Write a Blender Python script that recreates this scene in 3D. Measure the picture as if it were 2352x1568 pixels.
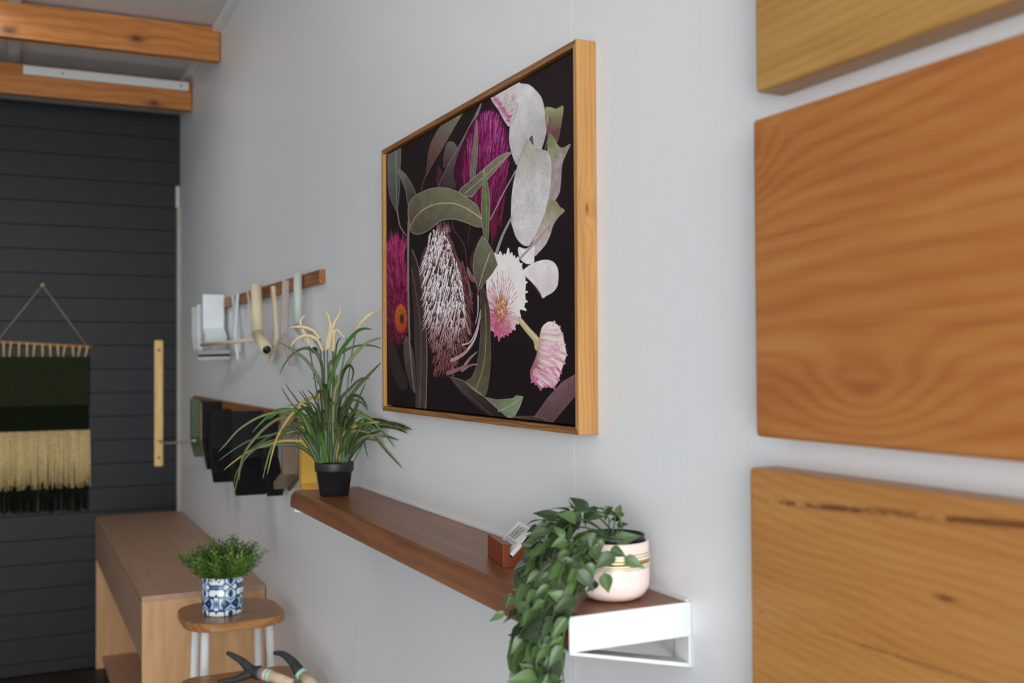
import bpy, math, random
import numpy as np
from mathutils import Vector, Matrix

for o in list(bpy.data.objects):
    bpy.data.objects.remove(o)
scene = bpy.context.scene
COL = scene.collection
random.seed(7)
RNG = np.random.default_rng(11)

# ------------------------------------------------------------------ camera
F_PX, CX, CY = 2400.0, 1176.0, 784.0            # focal length and centre for a 2352 x 1568 frame
CAM = np.array([0.0, -0.85, 1.62])


def _axes():
    a = np.array([22 - CX, 835 - CY, F_PX])      # direction of -X (along the wall, away from the camera)
    y2 = 800.0
    b = np.array([-((y2 - CY) * a[1] + F_PX ** 2) / a[0], y2 - CY, F_PX])
    a /= np.linalg.norm(a)
    b /= np.linalg.norm(b)
    z = np.cross(-a, b)
    if z[1] > 0:
        z = -z
    return np.stack([-a, b, z], 1)


M3 = _axes()
cam_d = bpy.data.cameras.new('camera')
cam = bpy.data.objects.new('camera', cam_d)
COL.objects.link(cam)
cam_d.sensor_width = 36.0
cam_d.lens = F_PX / 2352.0 * 36.0
cam_d.clip_start = 0.01
R_, D_, W_ = M3[0], M3[1], M3[2]
cam.matrix_world = Matrix(((R_[0], -D_[0], -W_[0], CAM[0]), (R_[1], -D_[1], -W_[1], CAM[1]),
                           (R_[2], -D_[2], -W_[2], CAM[2]), (0, 0, 0, 1)))
cam_d.dof.use_dof = True
cam_d.dof.focus_distance = 2.05
cam_d.dof.aperture_fstop = 3.8
scene.camera = cam

# ------------------------------------------------------------------ world, daylight, exposure
wd = bpy.data.worlds.new('overcast_sky')
scene.world = wd
wd.use_nodes = True
bg = wd.node_tree.nodes['Background']
bg.inputs['Color'].default_value = (0.90, 0.96, 1.0, 1)
bg.inputs['Strength'].default_value = 4.0


def portal(name, loc, rot, sx, sy):
    l = bpy.data.lights.new(name, 'AREA')
    l.shape = 'RECTANGLE'
    l.size, l.size_y = sx, sy
    l.cycles.is_portal = True
    o = bpy.data.objects.new(name, l)
    o.location, o.rotation_euler = loc, rot
    COL.objects.link(o)


X_BACK, Y_LEFT, Z_CEIL, X_FAR = 2.6, -4.4, 3.13, -6.05
OPEN_Y0, OPEN_Y1, OPEN_Z = -3.7, -0.12, 2.75
portal('shopfront_daylight', (X_BACK - 0.02, (OPEN_Y0 + OPEN_Y1) / 2, OPEN_Z / 2), (0, math.radians(90), 0), OPEN_Z, OPEN_Y1 - OPEN_Y0)
SKY = (-4.55, -4.05, -1.45, -0.85)                # skylight in the ceiling: x0, x1, y0, y1
portal('skylight_daylight', ((SKY[0] + SKY[1]) / 2, (SKY[2] + SKY[3]) / 2, Z_CEIL - 0.005), (0, 0, 0), SKY[1] - SKY[0], SKY[3] - SKY[2])
vs = scene.view_settings
vs.view_transform = 'Standard'
vs.look = 'None'
vs.gamma = 1.0
vs.use_curve_mapping = False
vs.exposure = 1.15
try:
    scene.cycles.max_bounces = 8
    scene.cycles.diffuse_bounces = 5
    scene.cycles.caustics_reflective = False
    scene.cycles.caustics_refractive = False
    scene.cycles.sample_clamp_indirect = 4.0
except Exception:
    pass


# ------------------------------------------------------------------ survey helpers (photo measurement -> place in the room)
def ray(px, py):
    return M3.T @ np.array([(px - CX) / F_PX, (py - CY) / F_PX, 1.0])


def onY(px, py, Y):
    d = ray(px, py)
    return CAM + d * (Y - CAM[1]) / d[1]


def onX(px, py, X):
    d = ray(px, py)
    return CAM + d * (X - CAM[0]) / d[0]


def onZ(px, py, Z):
    d = ray(px, py)
    return CAM + d * (Z - CAM[2]) / d[2]


def at_depth(px, py, dep, ymax=-0.008):
    p = CAM + ray(px, py) * dep
    if p[1] > ymax:
        p = onY(px, py, ymax)
    return p


def proj(P):
    q = (np.asarray(P) - CAM) @ M3.T
    return CX + F_PX * q[..., 0] / q[..., 2], CY + F_PX * q[..., 1] / q[..., 2]


# ------------------------------------------------------------------ materials
def s2l(c):
    c = np.asarray(c, float) / 255.0
    return np.where(c <= 0.04045, c / 12.92, ((c + 0.055) / 1.055) ** 2.4)


def sr(r, g, b, k=1.0):
    v = s2l((r, g, b)) * k
    return (float(v[0]), float(v[1]), float(v[2]), 1.0)


class NT:
    def __init__(self, name, rough=0.5, spec=0.5):
        self.m = bpy.data.materials.new(name)
        self.m.use_nodes = True
        self.t = self.m.node_tree
        self.b = self.t.nodes['Principled BSDF']
        self.b.inputs['Roughness'].default_value = rough
        self.b.inputs['Specular IOR Level'].default_value = spec

    def n(self, typ, **kw):
        x = self.t.nodes.new(typ)
        for k, v in kw.items():
            setattr(x, k, v)
        return x

    def put(self, sock, v):
        if hasattr(v, 'is_linked') or isinstance(v, bpy.types.NodeSocket):
            self.t.links.new(v, sock)
        else:
            sock.default_value = v

    def math(self, op, a, b=None, clamp=False):
        x = self.n('ShaderNodeMath', operation=op, use_clamp=clamp)
        self.put(x.inputs[0], a)
        if b is not None:
            self.put(x.inputs[1], b)
        return x.outputs[0]

    def obj(self):
        return self.n('ShaderNodeTexCoord').outputs['Object']

    def mapping(self, vec, scale=(1, 1, 1), loc=(0, 0, 0), rot=(0, 0, 0)):
        x = self.n('ShaderNodeMapping')
        self.t.links.new(vec, x.inputs['Vector'])
        x.inputs['Scale'].default_value = scale
        x.inputs['Location'].default_value = loc
        x.inputs['Rotation'].default_value = rot
        return x.outputs[0]

    def noise(self, vec, scale=5, detail=3, rough=0.5, dist=0.0):
        x = self.n('ShaderNodeTexNoise')
        self.t.links.new(vec, x.inputs['Vector'])
        x.inputs['Scale'].default_value = scale
        x.inputs['Detail'].default_value = detail
        x.inputs['Roughness'].default_value = rough
        x.inputs['Distortion'].default_value = dist
        return x.outputs[0]

    def ramp(self, fac, stops, interp='LINEAR'):
        x = self.n('ShaderNodeValToRGB')
        x.color_ramp.interpolation = interp
        e = x.color_ramp.elements
        while len(e) < len(stops):
            e.new(0.5)
        for i, (p, c) in enumerate(stops):
            e[i].position = p
            e[i].color = c
        self.put(x.inputs[0], fac)
        return x.outputs[0]

    def mix(self, fac, a, b, blend='MIX'):
        x = self.n('ShaderNodeMix', data_type='RGBA', blend_type=blend)
        self.put(x.inputs[0], fac)
        self.put(x.inputs[6], a)
        self.put(x.inputs[7], b)
        return x.outputs[2]

    def bump(self, h, strength=0.2, dist=0.002):
        x = self.n('ShaderNodeBump')
        x.inputs['Strength'].default_value = strength
        x.inputs['Distance'].default_value = dist
        self.t.links.new(h, x.inputs['Height'])
        self.t.links.new(x.outputs[0], self.b.inputs['Normal'])

    def color(self, v):
        self.put(self.b.inputs['Base Color'], v)
        return self


def plain(name, col, rough=0.5, spec=0.5, var=0.06, scale=30, metal=0.0):
    t = NT(name, rough, spec)
    f = t.noise(t.obj(), scale, 3)
    d = tuple(c * (1 - var) for c in col[:3]) + (1,)
    l = tuple(min(1, c * (1 + var)) for c in col[:3]) + (1,)
    t.color(t.ramp(f, [(0.3, d), (0.7, l)]))
    t.b.inputs['Metallic'].default_value = metal
    return t.m


def wood(name, dark, mid, light, axis='X', across='Z', ring=38.0, warp=0.05, tilt=0.0, knots=(), streaks=(), rough=0.42, spec=0.4,
         dark_knot=None, fine=1.0, contrast=1.0, coat=0.0):
    """grain along `axis`; rings counted across `across`; knots = (along, across, ra, rb, push, core) in local metres"""
    t = NT(name, rough, spec)
    ob = t.obj()
    sp = t.n('ShaderNodeSeparateXYZ')
    t.t.links.new(ob, sp.inputs[0])
    ax = {'X': sp.outputs[0], 'Y': sp.outputs[1], 'Z': sp.outputs[2]}
    u, v = ax[axis], ax[across]
    third = [k for k in 'XYZ' if k not in (axis, across)][0]
    sc = {axis: 2.2, across: 9.0, third: 9.0}
    n1 = t.noise(t.mapping(ob, (sc['X'], sc['Y'], sc['Z'])), 1.0, 2, 0.5)
    f = t.math('ADD', v, t.math('MULTIPLY', ax[third], 0.8))
    f = t.math('ADD', f, t.math('MULTIPLY', t.math('SUBTRACT', n1, 0.5), warp * 2))
    n0 = t.noise(t.mapping(ob, (sc['X'] * 0.5, sc['Y'] * 4, sc['Z'] * 4)), 1.0, 2, 0.5)
    f = t.math('ADD', f, t.math('MULTIPLY', t.math('SUBTRACT', n0, 0.5), 0.9 / ring))
    if tilt:
        f = t.math('ADD', f, t.math('MULTIPLY', u, tilt))
    core_mask = None
    for (ku, kv, ra, rb, push, core) in knots:
        du = t.math('DIVIDE', t.math('SUBTRACT', u, ku), ra)
        dv = t.math('DIVIDE', t.math('SUBTRACT', v, kv), rb)
        r2 = t.math('ADD', t.math('MULTIPLY', du, du), t.math('MULTIPLY', dv, dv))
        g = t.math('POWER', 2.718, t.math('MULTIPLY', r2, -1.0))
        f = t.math('ADD', f, t.math('MULTIPLY', g, push))
        if core > 0:
            c = t.math('POWER', 2.718, t.math('MULTIPLY', r2, -1.0 / (core * core)))
            core_mask = c if core_mask is None else t.math('MAXIMUM', core_mask, c)
    s = t.math('SINE', t.math('MULTIPLY', f, ring * 6.2832))
    s = t.math('MULTIPLY', t.math('ADD', s, 1.0), 0.5)
    s = t.math('POWER', s, 1.6)
    sf = {axis: 10.0, across: 330.0, third: 330.0}
    n2 = t.noise(t.mapping(ob, (sf['X'], sf['Y'], sf['Z'])), 1.0, 2, 0.6)
    sm = {axis: 3.0, across: 26.0, third: 26.0}
    n3 = t.noise(t.mapping(ob, (sm['X'], sm['Y'], sm['Z'])), 1.0, 3, 0.6)
    fac = t.math('ADD', t.math('MULTIPLY', s, 0.20 * contrast), t.math('ADD', t.math('MULTIPLY', n2, 0.26 * fine), t.math('MULTIPLY', n3, 0.52)))
    base = 0.5 - 0.08 * contrast - 0.13 * fine - 0.26
    fac = t.math('ADD', fac, base, True)
    col = t.ramp(fac, [(0.22, light), (0.5, mid), (0.8, dark)])
    if core_mask is not None:
        col = t.mix(t.math('MULTIPLY', core_mask, 0.9, True), col, dark_knot or dark)
    for (u0, v0, u1, v1, w, st) in streaks:
        k = (v1 - v0) / (u1 - u0)
        d = t.math('ABSOLUTE', t.math('SUBTRACT', t.math('SUBTRACT', v, v0), t.math('MULTIPLY', t.math('SUBTRACT', u, u0), k)))
        m = t.math('SUBTRACT', 1.0, t.math('DIVIDE', d, w), True)
        prog = t.math('DIVIDE', t.math('SUBTRACT', u, u0), u1 - u0, True)
        br = t.noise(t.mapping(ob, (28, 60, 60)), 1.0, 3, 0.7)
        br = t.math('MULTIPLY', t.math('SUBTRACT', t.math('ADD', br, t.math('MULTIPLY', prog, 0.22)), 0.5), 6.0, True)
        col = t.mix(t.math('MULTIPLY', t.math('MULTIPLY', m, br), st, True), col, dark_knot or dark)
    t.color(col)
    t.bump(n2, 0.12, 0.0006)
    if coat:
        t.b.inputs['Coat Weight'].default_value = coat
        t.b.inputs['Coat Roughness'].default_value = 0.25
    return t.m


def wall_mat():
    t = NT('painted_wall_panel', 0.42, 0.35)
    ob = t.obj()
    f = t.noise(t.mapping(ob, (150, 150, 1.5)), 1.0, 3, 0.6)
    g = t.noise(t.mapping(ob, (2, 2, 1)), 1.0, 2)
    t.color(t.mix(0.5, t.ramp(f, [(0.3, (0.765, 0.765, 0.77, 1)), (0.7, (0.80, 0.80, 0.805, 1))]),
                  t.ramp(g, [(0.3, (0.77, 0.77, 0.775, 1)), (0.7, (0.795, 0.795, 0.80, 1))])))
    t.bump(f, 0.12, 0.0006)
    return t.m


def leaf_mat(name, a, b, rough=0.42):
    t = NT(name, rough, 0.45)
    rnd = t.n('ShaderNodeObjectInfo').outputs['Random']
    f = t.noise(t.obj(), 60, 2)
    k = t.math('ADD', t.math('MULTIPLY', rnd, 0.75), t.math('MULTIPLY', f, 0.25))
    t.color(t.ramp(k, [(0.1, a), (0.9, b)]))
    t.b.inputs['Transmission Weight'].default_value = 0.0
    return t.m


M = {}
M['wall'] = wall_mat()
M['white_paint'] = plain('white_wall_paint', (0.78, 0.78, 0.78, 1), 0.6, 0.3, 0.02)
M['ceiling'] = plain('ceiling_plaster', (0.66, 0.63, 0.60, 1), 0.8, 0.2, 0.03, 6)
M['floor'] = wood('dark_floor_boards', sr(40, 32, 26), sr(58, 46, 38), sr(72, 58, 46), 'X', 'Y', 12, 0.05, rough=0.5)
M['charcoal'] = plain('charcoal_painted_board', sr(25, 27, 30), 0.5, 0.3, 0.10, 8)
M['charcoal_dark'] = plain('dark_groove_paint', sr(30, 31, 32), 0.7, 0.2, 0.05)
M['jamb'] = plain('grey_beige_jamb_paint', sr(176, 170, 162), 0.6, 0.3, 0.05)
M['track'] = plain('grey_metal_track', sr(120, 120, 118), 0.5, 0.4, 0.05)
M['white_steel'] = plain('white_powder_coat', (0.74, 0.74, 0.73, 1), 0.4, 0.5, 0.015)
M['pine'] = wood('orange_pine_beam', sr(160, 88, 30), sr(196, 122, 48), sr(214, 148, 74), 'Y', 'Z', 22, 0.07,
                 knots=[(0.0, 0.0, 0.10, 0.03, 0.03, 0.0)], rough=0.4)
M['light_pine'] = wood('pale_pine_handle', sr(214, 166, 94), sr(238, 198, 126), sr(244, 214, 150), 'Z', 'X', 60, 0.02, rough=0.4)


# ------------------------------------------------------------------ mesh helpers
def tag(o, label=None, cat=None, group=None, kind=None):
    if label:
        o['label'] = label
    if cat:
        o['category'] = cat
    if group:
        o['group'] = group
    if kind:
        o['kind'] = kind
    return o


def empty(name, loc, rz=0.0):
    o = bpy.data.objects.new(name, None)
    o.empty_display_size = 0.05
    o.location = loc
    o.rotation_euler = (0, 0, rz)
    COL.objects.link(o)
    return o


def link(name, me, mat, parent=None, loc=(0, 0, 0)):
    o = bpy.data.objects.new(name, me)
    if mat is not None and len(me.materials) == 0:
        me.materials.append(mat)
    o.location = loc
    if parent is not None:
        o.parent = parent
    COL.objects.link(o)
    return o


def make_mesh(name, v, f, smooth=False):
    me = bpy.data.meshes.new(name)
    me.from_pydata([tuple(map(float, p)) for p in v], [], [tuple(int(i) for i in q) for q in f])
    me.update()
    if smooth:
        me.polygons.foreach_set('use_smooth', [True] * len(me.polygons))
    return me


def pw(parent):
    """world origin of an unrotated chain of parents"""
    p = np.zeros(3)
    while parent is not None:
        p += np.array(parent.location)
        parent = parent.parent
    return p


def add_bevel(o, w, seg=2):
    b = o.modifiers.new('bevel', 'BEVEL')
    b.width = w
    b.segments = seg
    b.limit_method = 'ANGLE'


BOXF = [(0, 1, 3, 2), (4, 6, 7, 5), (0, 4, 5, 1), (2, 3, 7, 6), (0, 2, 6, 4), (1, 5, 7, 3)]


def box(name, x, y, z, mat, parent=None, bevel=0.0, seg=2):
    c = np.array([(x[0] + x[1]) / 2, (y[0] + y[1]) / 2, (z[0] + z[1]) / 2])
    h = np.array([abs(x[1] - x[0]) / 2, abs(y[1] - y[0]) / 2, abs(z[1] - z[0]) / 2])
    v = [(sx * h[0], sy * h[1], sz * h[2]) for sx in (-1, 1) for sy in (-1, 1) for sz in (-1, 1)]
    o = link(name, make_mesh(name, v, BOXF), mat, parent, c - pw(parent))
    if bevel:
        add_bevel(o, bevel, seg)
    return o


def tube_geo(pts, rad, seg=10, caps=True, sx=1.0):
    pts = [np.asarray(p, float) for p in pts]
    n = len(pts)
    if np.isscalar(rad):
        rad = [rad] * n
    v, f = [], []
    t0 = pts[1] - pts[0]
    t0 /= np.linalg.norm(t0)
    up = np.array([0, 0, 1.0]) if abs(t0[2]) < 0.9 else np.array([1.0, 0, 0])
    a = np.cross(t0, up)
    a /= np.linalg.norm(a)
    for i in range(n):
        t = pts[min(i + 1, n - 1)] - pts[max(i - 1, 0)]
        t /= np.linalg.norm(t)
        a = a - t * a.dot(t)
        a /= np.linalg.norm(a)
        b = np.cross(t, a)
        for k in range(seg):
            th = 2 * math.pi * k / seg
            v.append(pts[i] + rad[i] * (sx * math.cos(th) * a + math.sin(th) * b))
    for i in range(n - 1):
        for k in range(seg):
            k2 = (k + 1) % seg
            f.append((i * seg + k, i * seg + k2, (i + 1) * seg + k2, (i + 1) * seg + k))
    if caps:
        f.append(tuple(range(seg))[::-1])
        f.append(tuple((n - 1) * seg + k for k in range(seg)))
    return v, f


def tube(name, pts, rad, mat, parent=None, seg=10, caps=True, smooth=True, sx=1.0):
    o0 = np.asarray(pts[0], float)
    v, f = tube_geo([np.asarray(p) - o0 for p in pts], rad, seg, caps, sx)
    return link(name, make_mesh(name, v, f, smooth), mat, parent, o0 - pw(parent))


def lathe(name, prof, mat, parent=None, centre=(0, 0, 0), seg=40):
    v, f = [], []
    for r, z in prof:
        for k in range(seg):
            th = 2 * math.pi * k / seg
            v.append((r * math.cos(th), r * math.sin(th), z))
    for i in range(len(prof) - 1):
        for k in range(seg):
            k2 = (k + 1) % seg
            f.append((i * seg + k, i * seg + k2, (i + 1) * seg + k2, (i + 1) * seg + k))
    f.append(tuple(range(seg))[::-1])
    f.append(tuple((len(prof) - 1) * seg + k for k in range(seg)))
    return link(name, make_mesh(name, v, f, True), mat, parent, np.asarray(centre) - pw(parent))


def prism(name, poly, axis, lo, hi, mat, parent=None, bevel=0.0, origin=None, smooth=False):
    """extrude a polygon (list of 2d world coords in the other two axes, in x,y,z order) along axis from lo to hi"""
    v = []
    for t in (lo, hi):
        for a, b in poly:
            v.append({'X': (t, a, b), 'Y': (a, t, b), 'Z': (a, b, t)}[axis])
    n = len(poly)
    f = [tuple(range(n)), tuple(range(n, 2 * n))[::-1]]
    f += [(i, n + i, n + (i + 1) % n, (i + 1) % n) for i in range(n)]
    c = np.mean(np.array(v), 0) if origin is None else np.asarray(origin, float)
    me = make_mesh(name, np.array(v) - c, f)
    import bmesh
    bm = bmesh.new()
    bm.from_mesh(me)
    bmesh.ops.recalc_face_normals(bm, faces=bm.faces)
    bm.to_mesh(me)
    bm.free()
    o = link(name, me, mat, parent, c - pw(parent))
    if bevel:
        add_bevel(o, bevel)
    return o


def catmull(P, n=8, closed=False):
    P = np.asarray(P, float)
    m = len(P)
    out = []
    rng = range(m) if closed else range(m - 1)
    for i in rng:
        if closed:
            p0, p1, p2, p3 = P[(i - 1) % m], P[i], P[(i + 1) % m], P[(i + 2) % m]
        else:
            p0, p1, p2, p3 = P[max(i - 1, 0)], P[i], P[i + 1], P[min(i + 2, m - 1)]
        for k in range(n):
            t = k / n
            out.append(0.5 * ((2 * p1) + (-p0 + p2) * t + (2 * p0 - 5 * p1 + 4 * p2 - p3) * t * t + (-p0 + 3 * p1 - 3 * p2 + p3) * t ** 3))
    if not closed:
        out.append(P[-1])
    return np.array(out)


# ================================================================== THE ROOM
def S(o):
    o['kind'] = 'structure'
    return o


# long white wall on the right, made of 1.2 m panels with fine joints
wr = S(box('wall_right', (X_FAR, X_BACK), (0.012, 0.12), (0, Z_CEIL), M['white_paint']))
seams = [X_FAR, -5.13, -3.93, -2.73, -1.53, -0.33, 0.87, 2.07, X_BACK]
for a, b in zip(seams[:-1], seams[1:]):
    p = box('panel', (a + 0.00015, b - 0.00015), (0.0, 0.012), (0, Z_CEIL), M['wall'], wr, 0.0005)
S(box('wall_far', (X_FAR - 0.12, X_FAR), (Y_LEFT - 0.12, 0.12), (0, Z_CEIL), M['white_paint']))
S(box('floor', (X_FAR - 0.12, X_BACK + 0.12), (Y_LEFT - 0.12, 0.12), (-0.1, 0), M['floor']))


def wall_with_hole(name, axis, at, thick, span, zs, hole, mat):
    """one wall mesh with a rectangular opening (span a0,a1; hole a0,a1,z0,z1)"""
    (a0, a1), (z0, z1) = span, zs
    h0, h1, k0, k1 = hole
    rects = [(a0, h0, z0, z1), (h1, a1, z0, z1), (h0, h1, k1, z1)]
    if k0 > z0 + 1e-6:
        rects.append((h0, h1, z0, k0))
    v, f = [], []
    for (p, q, r, s) in rects:
        b = len(v)
        for t in (at, at + thick):
            for (m, n) in ((p, r), (q, r), (q, s), (p, s)):
                v.append((t, m, n) if axis == 'X' else (m, n, t))
        f += [(b, b + 1, b + 2, b + 3), (b + 7, b + 6, b + 5, b + 4)] + [(b + i, b + 4 + i, b + 4 + (i + 1) % 4, b + (i + 1) % 4) for i in range(4)]
    return S(link(name, make_mesh(name, v, f), mat))


wall_with_hole('wall_back', 'X', X_BACK, 0.12, (Y_LEFT - 0.12, 0.12), (0, Z_CEIL), (OPEN_Y0, OPEN_Y1, 0, OPEN_Z), M['white_paint'])
wall_with_hole('ceiling', 'Z', Z_CEIL, 0.1, (X_FAR - 0.12, X_BACK + 0.12), (Y_LEFT - 0.12, 0.12), SKY, M['ceiling'])
S(box('wall_left', (X_FAR, X_BACK), (Y_LEFT - 0.12, Y_LEFT), (0, Z_CEIL), M['white_paint']))
# cornice strip where wall meets ceiling
S(box('trim_1', (X_FAR, X_BACK), (-0.035, 0.0), (Z_CEIL - 0.03, Z_CEIL), M['white_paint'], None, 0.003))

# dark sliding door on the far wall: each board its own piece
DX = X_FAR + 0.05
door = S(box('door_1', (X_FAR + 0.002, DX - 0.018), (-2.2, -0.024), (0.004, 2.985), M['charcoal_dark']))
pitch = 0.1266
z = 1.0818 - pitch * 9
while z < 2.96:
    z0, z1 = max(z, 0.006), min(z + pitch, 2.98)
    if z1 - z0 > 0.02:
        box('board', (DX - 0.018, DX), (-2.2, -0.026 if z0 < 2.48 else -0.001), (z0 + 0.0008, z1 - 0.0008), M['charcoal'], door, 0.0018)
    z += pitch
# pale jamb strip beside the door and grey track above it
S(box('trim_2', (X_FAR, DX + 0.01), (-0.018, 0.0), (0, 2.48), M['jamb'], None, 0.002))
S(box('trim_3', (X_FAR, DX + 0.03), (-2.4, 0.0), (2.99, 3.02), M['track'], None, 0.002))
# upright timber pull on the door, with a cord tied to it
hd = box('pull_handle', (DX + 0.001, DX + 0.028), (-0.139, -0.092), (1.055, 1.745), M['light_pine'], door, 0.008)
for zz in (1.105, 1.69):
    tube('screw_cap', [(DX + 0.027, -0.1155, zz), (DX + 0.031, -0.1155, zz)], 0.008, M['track'], hd, 10)

# ceiling beams across the room
def beam(name, xface, z0, z1, label, knots):
    ks = [(ky - (Y_LEFT / 2), kz - (z0 + z1) / 2, 0.040, 0.021, 0.05, 0.85) for ky, kz in knots]
    m = wood(name + '_pine', sr(150, 84, 34), sr(184, 114, 52), sr(204, 142, 78), 'Y', 'Z', 24, 0.06, contrast=0.8, knots=ks, dark_knot=sr(58, 22, 10), rough=0.4)
    o = box('ceiling_beam', (xface - 0.045, xface), (Y_LEFT, -0.004), (z0, z1), m, None, 0.003)
    tag(o, label, 'beam', 'pine beams under the ceiling')
    return o


def yz(px, py, X):
    p = onX(px, py, X)
    return p[1], p[2]


beam('near_beam', -4.76, 2.968, 3.118, 'orange pine ceiling beam with two round knots, nearer the camera', [yz(315, 89, -4.76), yz(22, 70, -4.76), yz(-300, 40, -4.76)])
beam('far_beam', -5.57, 2.925, 3.075, 'orange pine ceiling beam carrying the white batten, nearer the dark door', [yz(355, 237, -5.57), yz(-200, 190, -5.57)])
bt = box('batten', (-5.57, -5.545), (-0.795, -0.022), (3.020, 3.063), M['white_steel'], None, 0.002)
tag(bt, 'white square batten fixed along the face of the far pine beam', 'batten')
for yy in (-0.62, -0.06):
    tube('screw_cap', [(-5.5455, yy, 3.04), (-5.542, yy, 3.04)], 0.005, M['track'], bt, 8)
S(box('trim_4', (X_FAR, 1.5), (-0.86, -0.81), (Z_CEIL - 0.02, Z_CEIL), M['ceiling'], None, 0.002))

# ================================================================== SLABS OF TIMBER ON THE WALL (right)
SY = -0.044


def slab(z0, z1, x0, mat_fn, label):
    x1 = -0.12
    c = np.array([(x0 + x1) / 2, SY / 2, (z0 + z1) / 2])
    o = box('timber_slab', (x0, x1), (SY, -0.0005), (z0, z1), mat_fn(c), None, 0.005, 3)
    return tag(o, label, 'wood panel', 'timber slabs on the white wall')


def mid_slab(c):
    k1, k2 = onY(1985, 893, SY) - c, onY(1715, 375, SY) - c
    return wood('orange_slab', sr(144, 76, 34), sr(168, 104, 50), sr(182, 126, 68), 'X', 'Z', 40, 0.030, tilt=-0.08,
                knots=[(k1[0], k1[2], 0.095, 0.045, 0.085, 0.20), (k2[0], k2[2], 0.05, 0.06, 0.06, 0.0)], dark_knot=sr(150, 84, 40), rough=0.36, contrast=0.65)


def top_slab(c):
    return wood('honey_slab', sr(152, 104, 50), sr(174, 130, 70), sr(186, 148, 86), 'X', 'Z', 80, 0.015, tilt=-0.06, rough=0.36, contrast=0.5)


def low_slab(c):
    a, b = onY(1735, 1150, SY) - c, onY(2352, 1206, SY) - c
    d, e = onY(1840, 1435, SY) - c, onY(2352, 1600, SY) - c
    g = onY(2172, 1374, SY) - c
    return wood('amber_slab', sr(154, 94, 44), sr(176, 122, 64), sr(188, 140, 80), 'X', 'Z', 80, 0.03, tilt=0.12, contrast=0.55,
                knots=[(g[0], g[2], 0.014, 0.0035, 0.0, 0.9)],
                streaks=[(a[0], a[2], b[0], b[2], 0.006, 1.0), (d[0], d[2], e[0], e[2], 0.003, 0.6)], dark_knot=sr(92, 44, 18), rough=0.36)


slab(float(onY(1735, 214, SY)[2]), 2.40, float(onY(1733, 100, SY)[0]), top_slab, 'honey coloured timber slab, topmost of the three on the wall')
slab(float(onY(1741, 1003, SY)[2]), float(onY(1722, 278, SY)[2]), float(onY(1731, 640, SY)[0]), mid_slab, 'orange timber slab with an oval knot figure, middle of three')
slab(1.03, float(onY(1726, 1073, SY)[2]), float(onY(1722, 1300, SY)[0]), low_slab, 'amber timber slab with a dark gum streak, lowest of three')

# ================================================================== WALL SHELF
SHX0, SHX1, SHY, SHZ, SHT = -2.714, -1.200, -0.190, 1.285, 0.043
M['shelf'] = wood('red_brown_shelf', sr(96, 52, 26), sr(130, 78, 42), sr(156, 102, 60), 'X', 'Y', 30, 0.03, rough=0.36, spec=0.6, fine=1.2, contrast=0.6)
sh = empty('wall_shelf', ((SHX0 + SHX1) / 2, 0, SHZ))
tag(sh, 'long red brown timber shelf on white steel brackets below the framed print', 'shelf')
# board with a waney, chamfered front edge
prof = [(-0.006, SHZ - SHT), (SHY + 0.004, SHZ - SHT), (SHY, SHZ - SHT + 0.004), (SHY + 0.003, SHZ - 0.012), (SHY + 0.010, SHZ - 0.003), (SHY + 0.018, SHZ), (-0.006, SHZ)]
prism('board', prof, 'X', SHX0, SHX1 - 0.004, M['shelf'], sh)
box('back_rail', (SHX0 + 0.005, SHX1 - 0.005), (-0.006, -0.0005), (SHZ - SHT, SHZ + 0.004), M['white_steel'], sh, 0.0008)


def bracket(x0, x1):
    b = box('bracket', (x0, x1), (SHY - 0.002, -0.0005), (SHZ - 0.046, SHZ + 0.001), M['white_steel'], sh, 0.0012)
    zb = SHZ - 0.088
    box('wall_strap', (min(x0, x1) - 0.03 if x1 > -2 else x0, x1), (-0.005, -0.0005), (zb, SHZ - 0.046), M['white_steel'], b, 0.001)
    # sloping stay from the front lower corner back to the wall
    xs = (x0 - 0.028, x1) if x1 > -2 else (x0, x1 + 0.028)
    prism('stay', [(SHY - 0.002, SHZ - 0.048), (SHY - 0.002, SHZ - 0.044), (-0.004, zb + 0.005), (-0.0005, zb + 0.005), (-0.0005, zb), (-0.006, zb)], 'X', xs[0], xs[1], M['white_steel'], b)
    return b


bracket(SHX1 - 0.004, SHX1)
fb_ = box('bracket', (SHX0 - 0.004, SHX0 - 0.0002), (SHY + 0.012, -0.0005), (SHZ - 0.046, SHZ - 0.006), M['white_steel'], sh, 0.0008)
prism('stay', [(SHY + 0.006, SHZ - 0.052), (SHY + 0.006, SHZ - 0.0435), (-0.004, SHZ - 0.083), (-0.0005, SHZ - 0.083), (-0.0005, SHZ - 0.088), (-0.006, SHZ - 0.088)], 'X', SHX0 - 0.004, SHX0 + 0.026, M['white_steel'], fb_)

# ================================================================== FRAMED PRINT
FX0, FX1, FZ0, FZ1, FY = -2.420, -1.450, 1.5015, 2.1335, -0.036
FW = 0.011
pic = empty('framed_print', ((FX0 + FX1) / 2, 0, FZ0))
tag(pic, 'large dark floral canvas print in a thin oak frame above the shelf', 'picture')
M['oak_h'] = wood('oak_frame_rail', sr(96, 58, 26), sr(146, 96, 46), sr(172, 122, 66), 'X', 'Z', 90, 0.03, rough=0.4)
M['oak_v'] = wood('oak_frame_stile', sr(136, 90, 46), sr(178, 128, 72), sr(194, 148, 92), 'Z', 'Y', 110, 0.02, rough=0.4, contrast=0.5,
                  knots=[(0.045, 0.0, 0.03, 0.012, 0.02, 0.3)], dark_knot=sr(110, 64, 30))
prism('frame_rail', [(FX0, FZ1), (FX1, FZ1), (FX1 - FW, FZ1 - FW), (FX0 + FW, FZ1 - FW)], 'Y', FY, -0.0005, M['oak_h'], pic, 0.0006)
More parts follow.
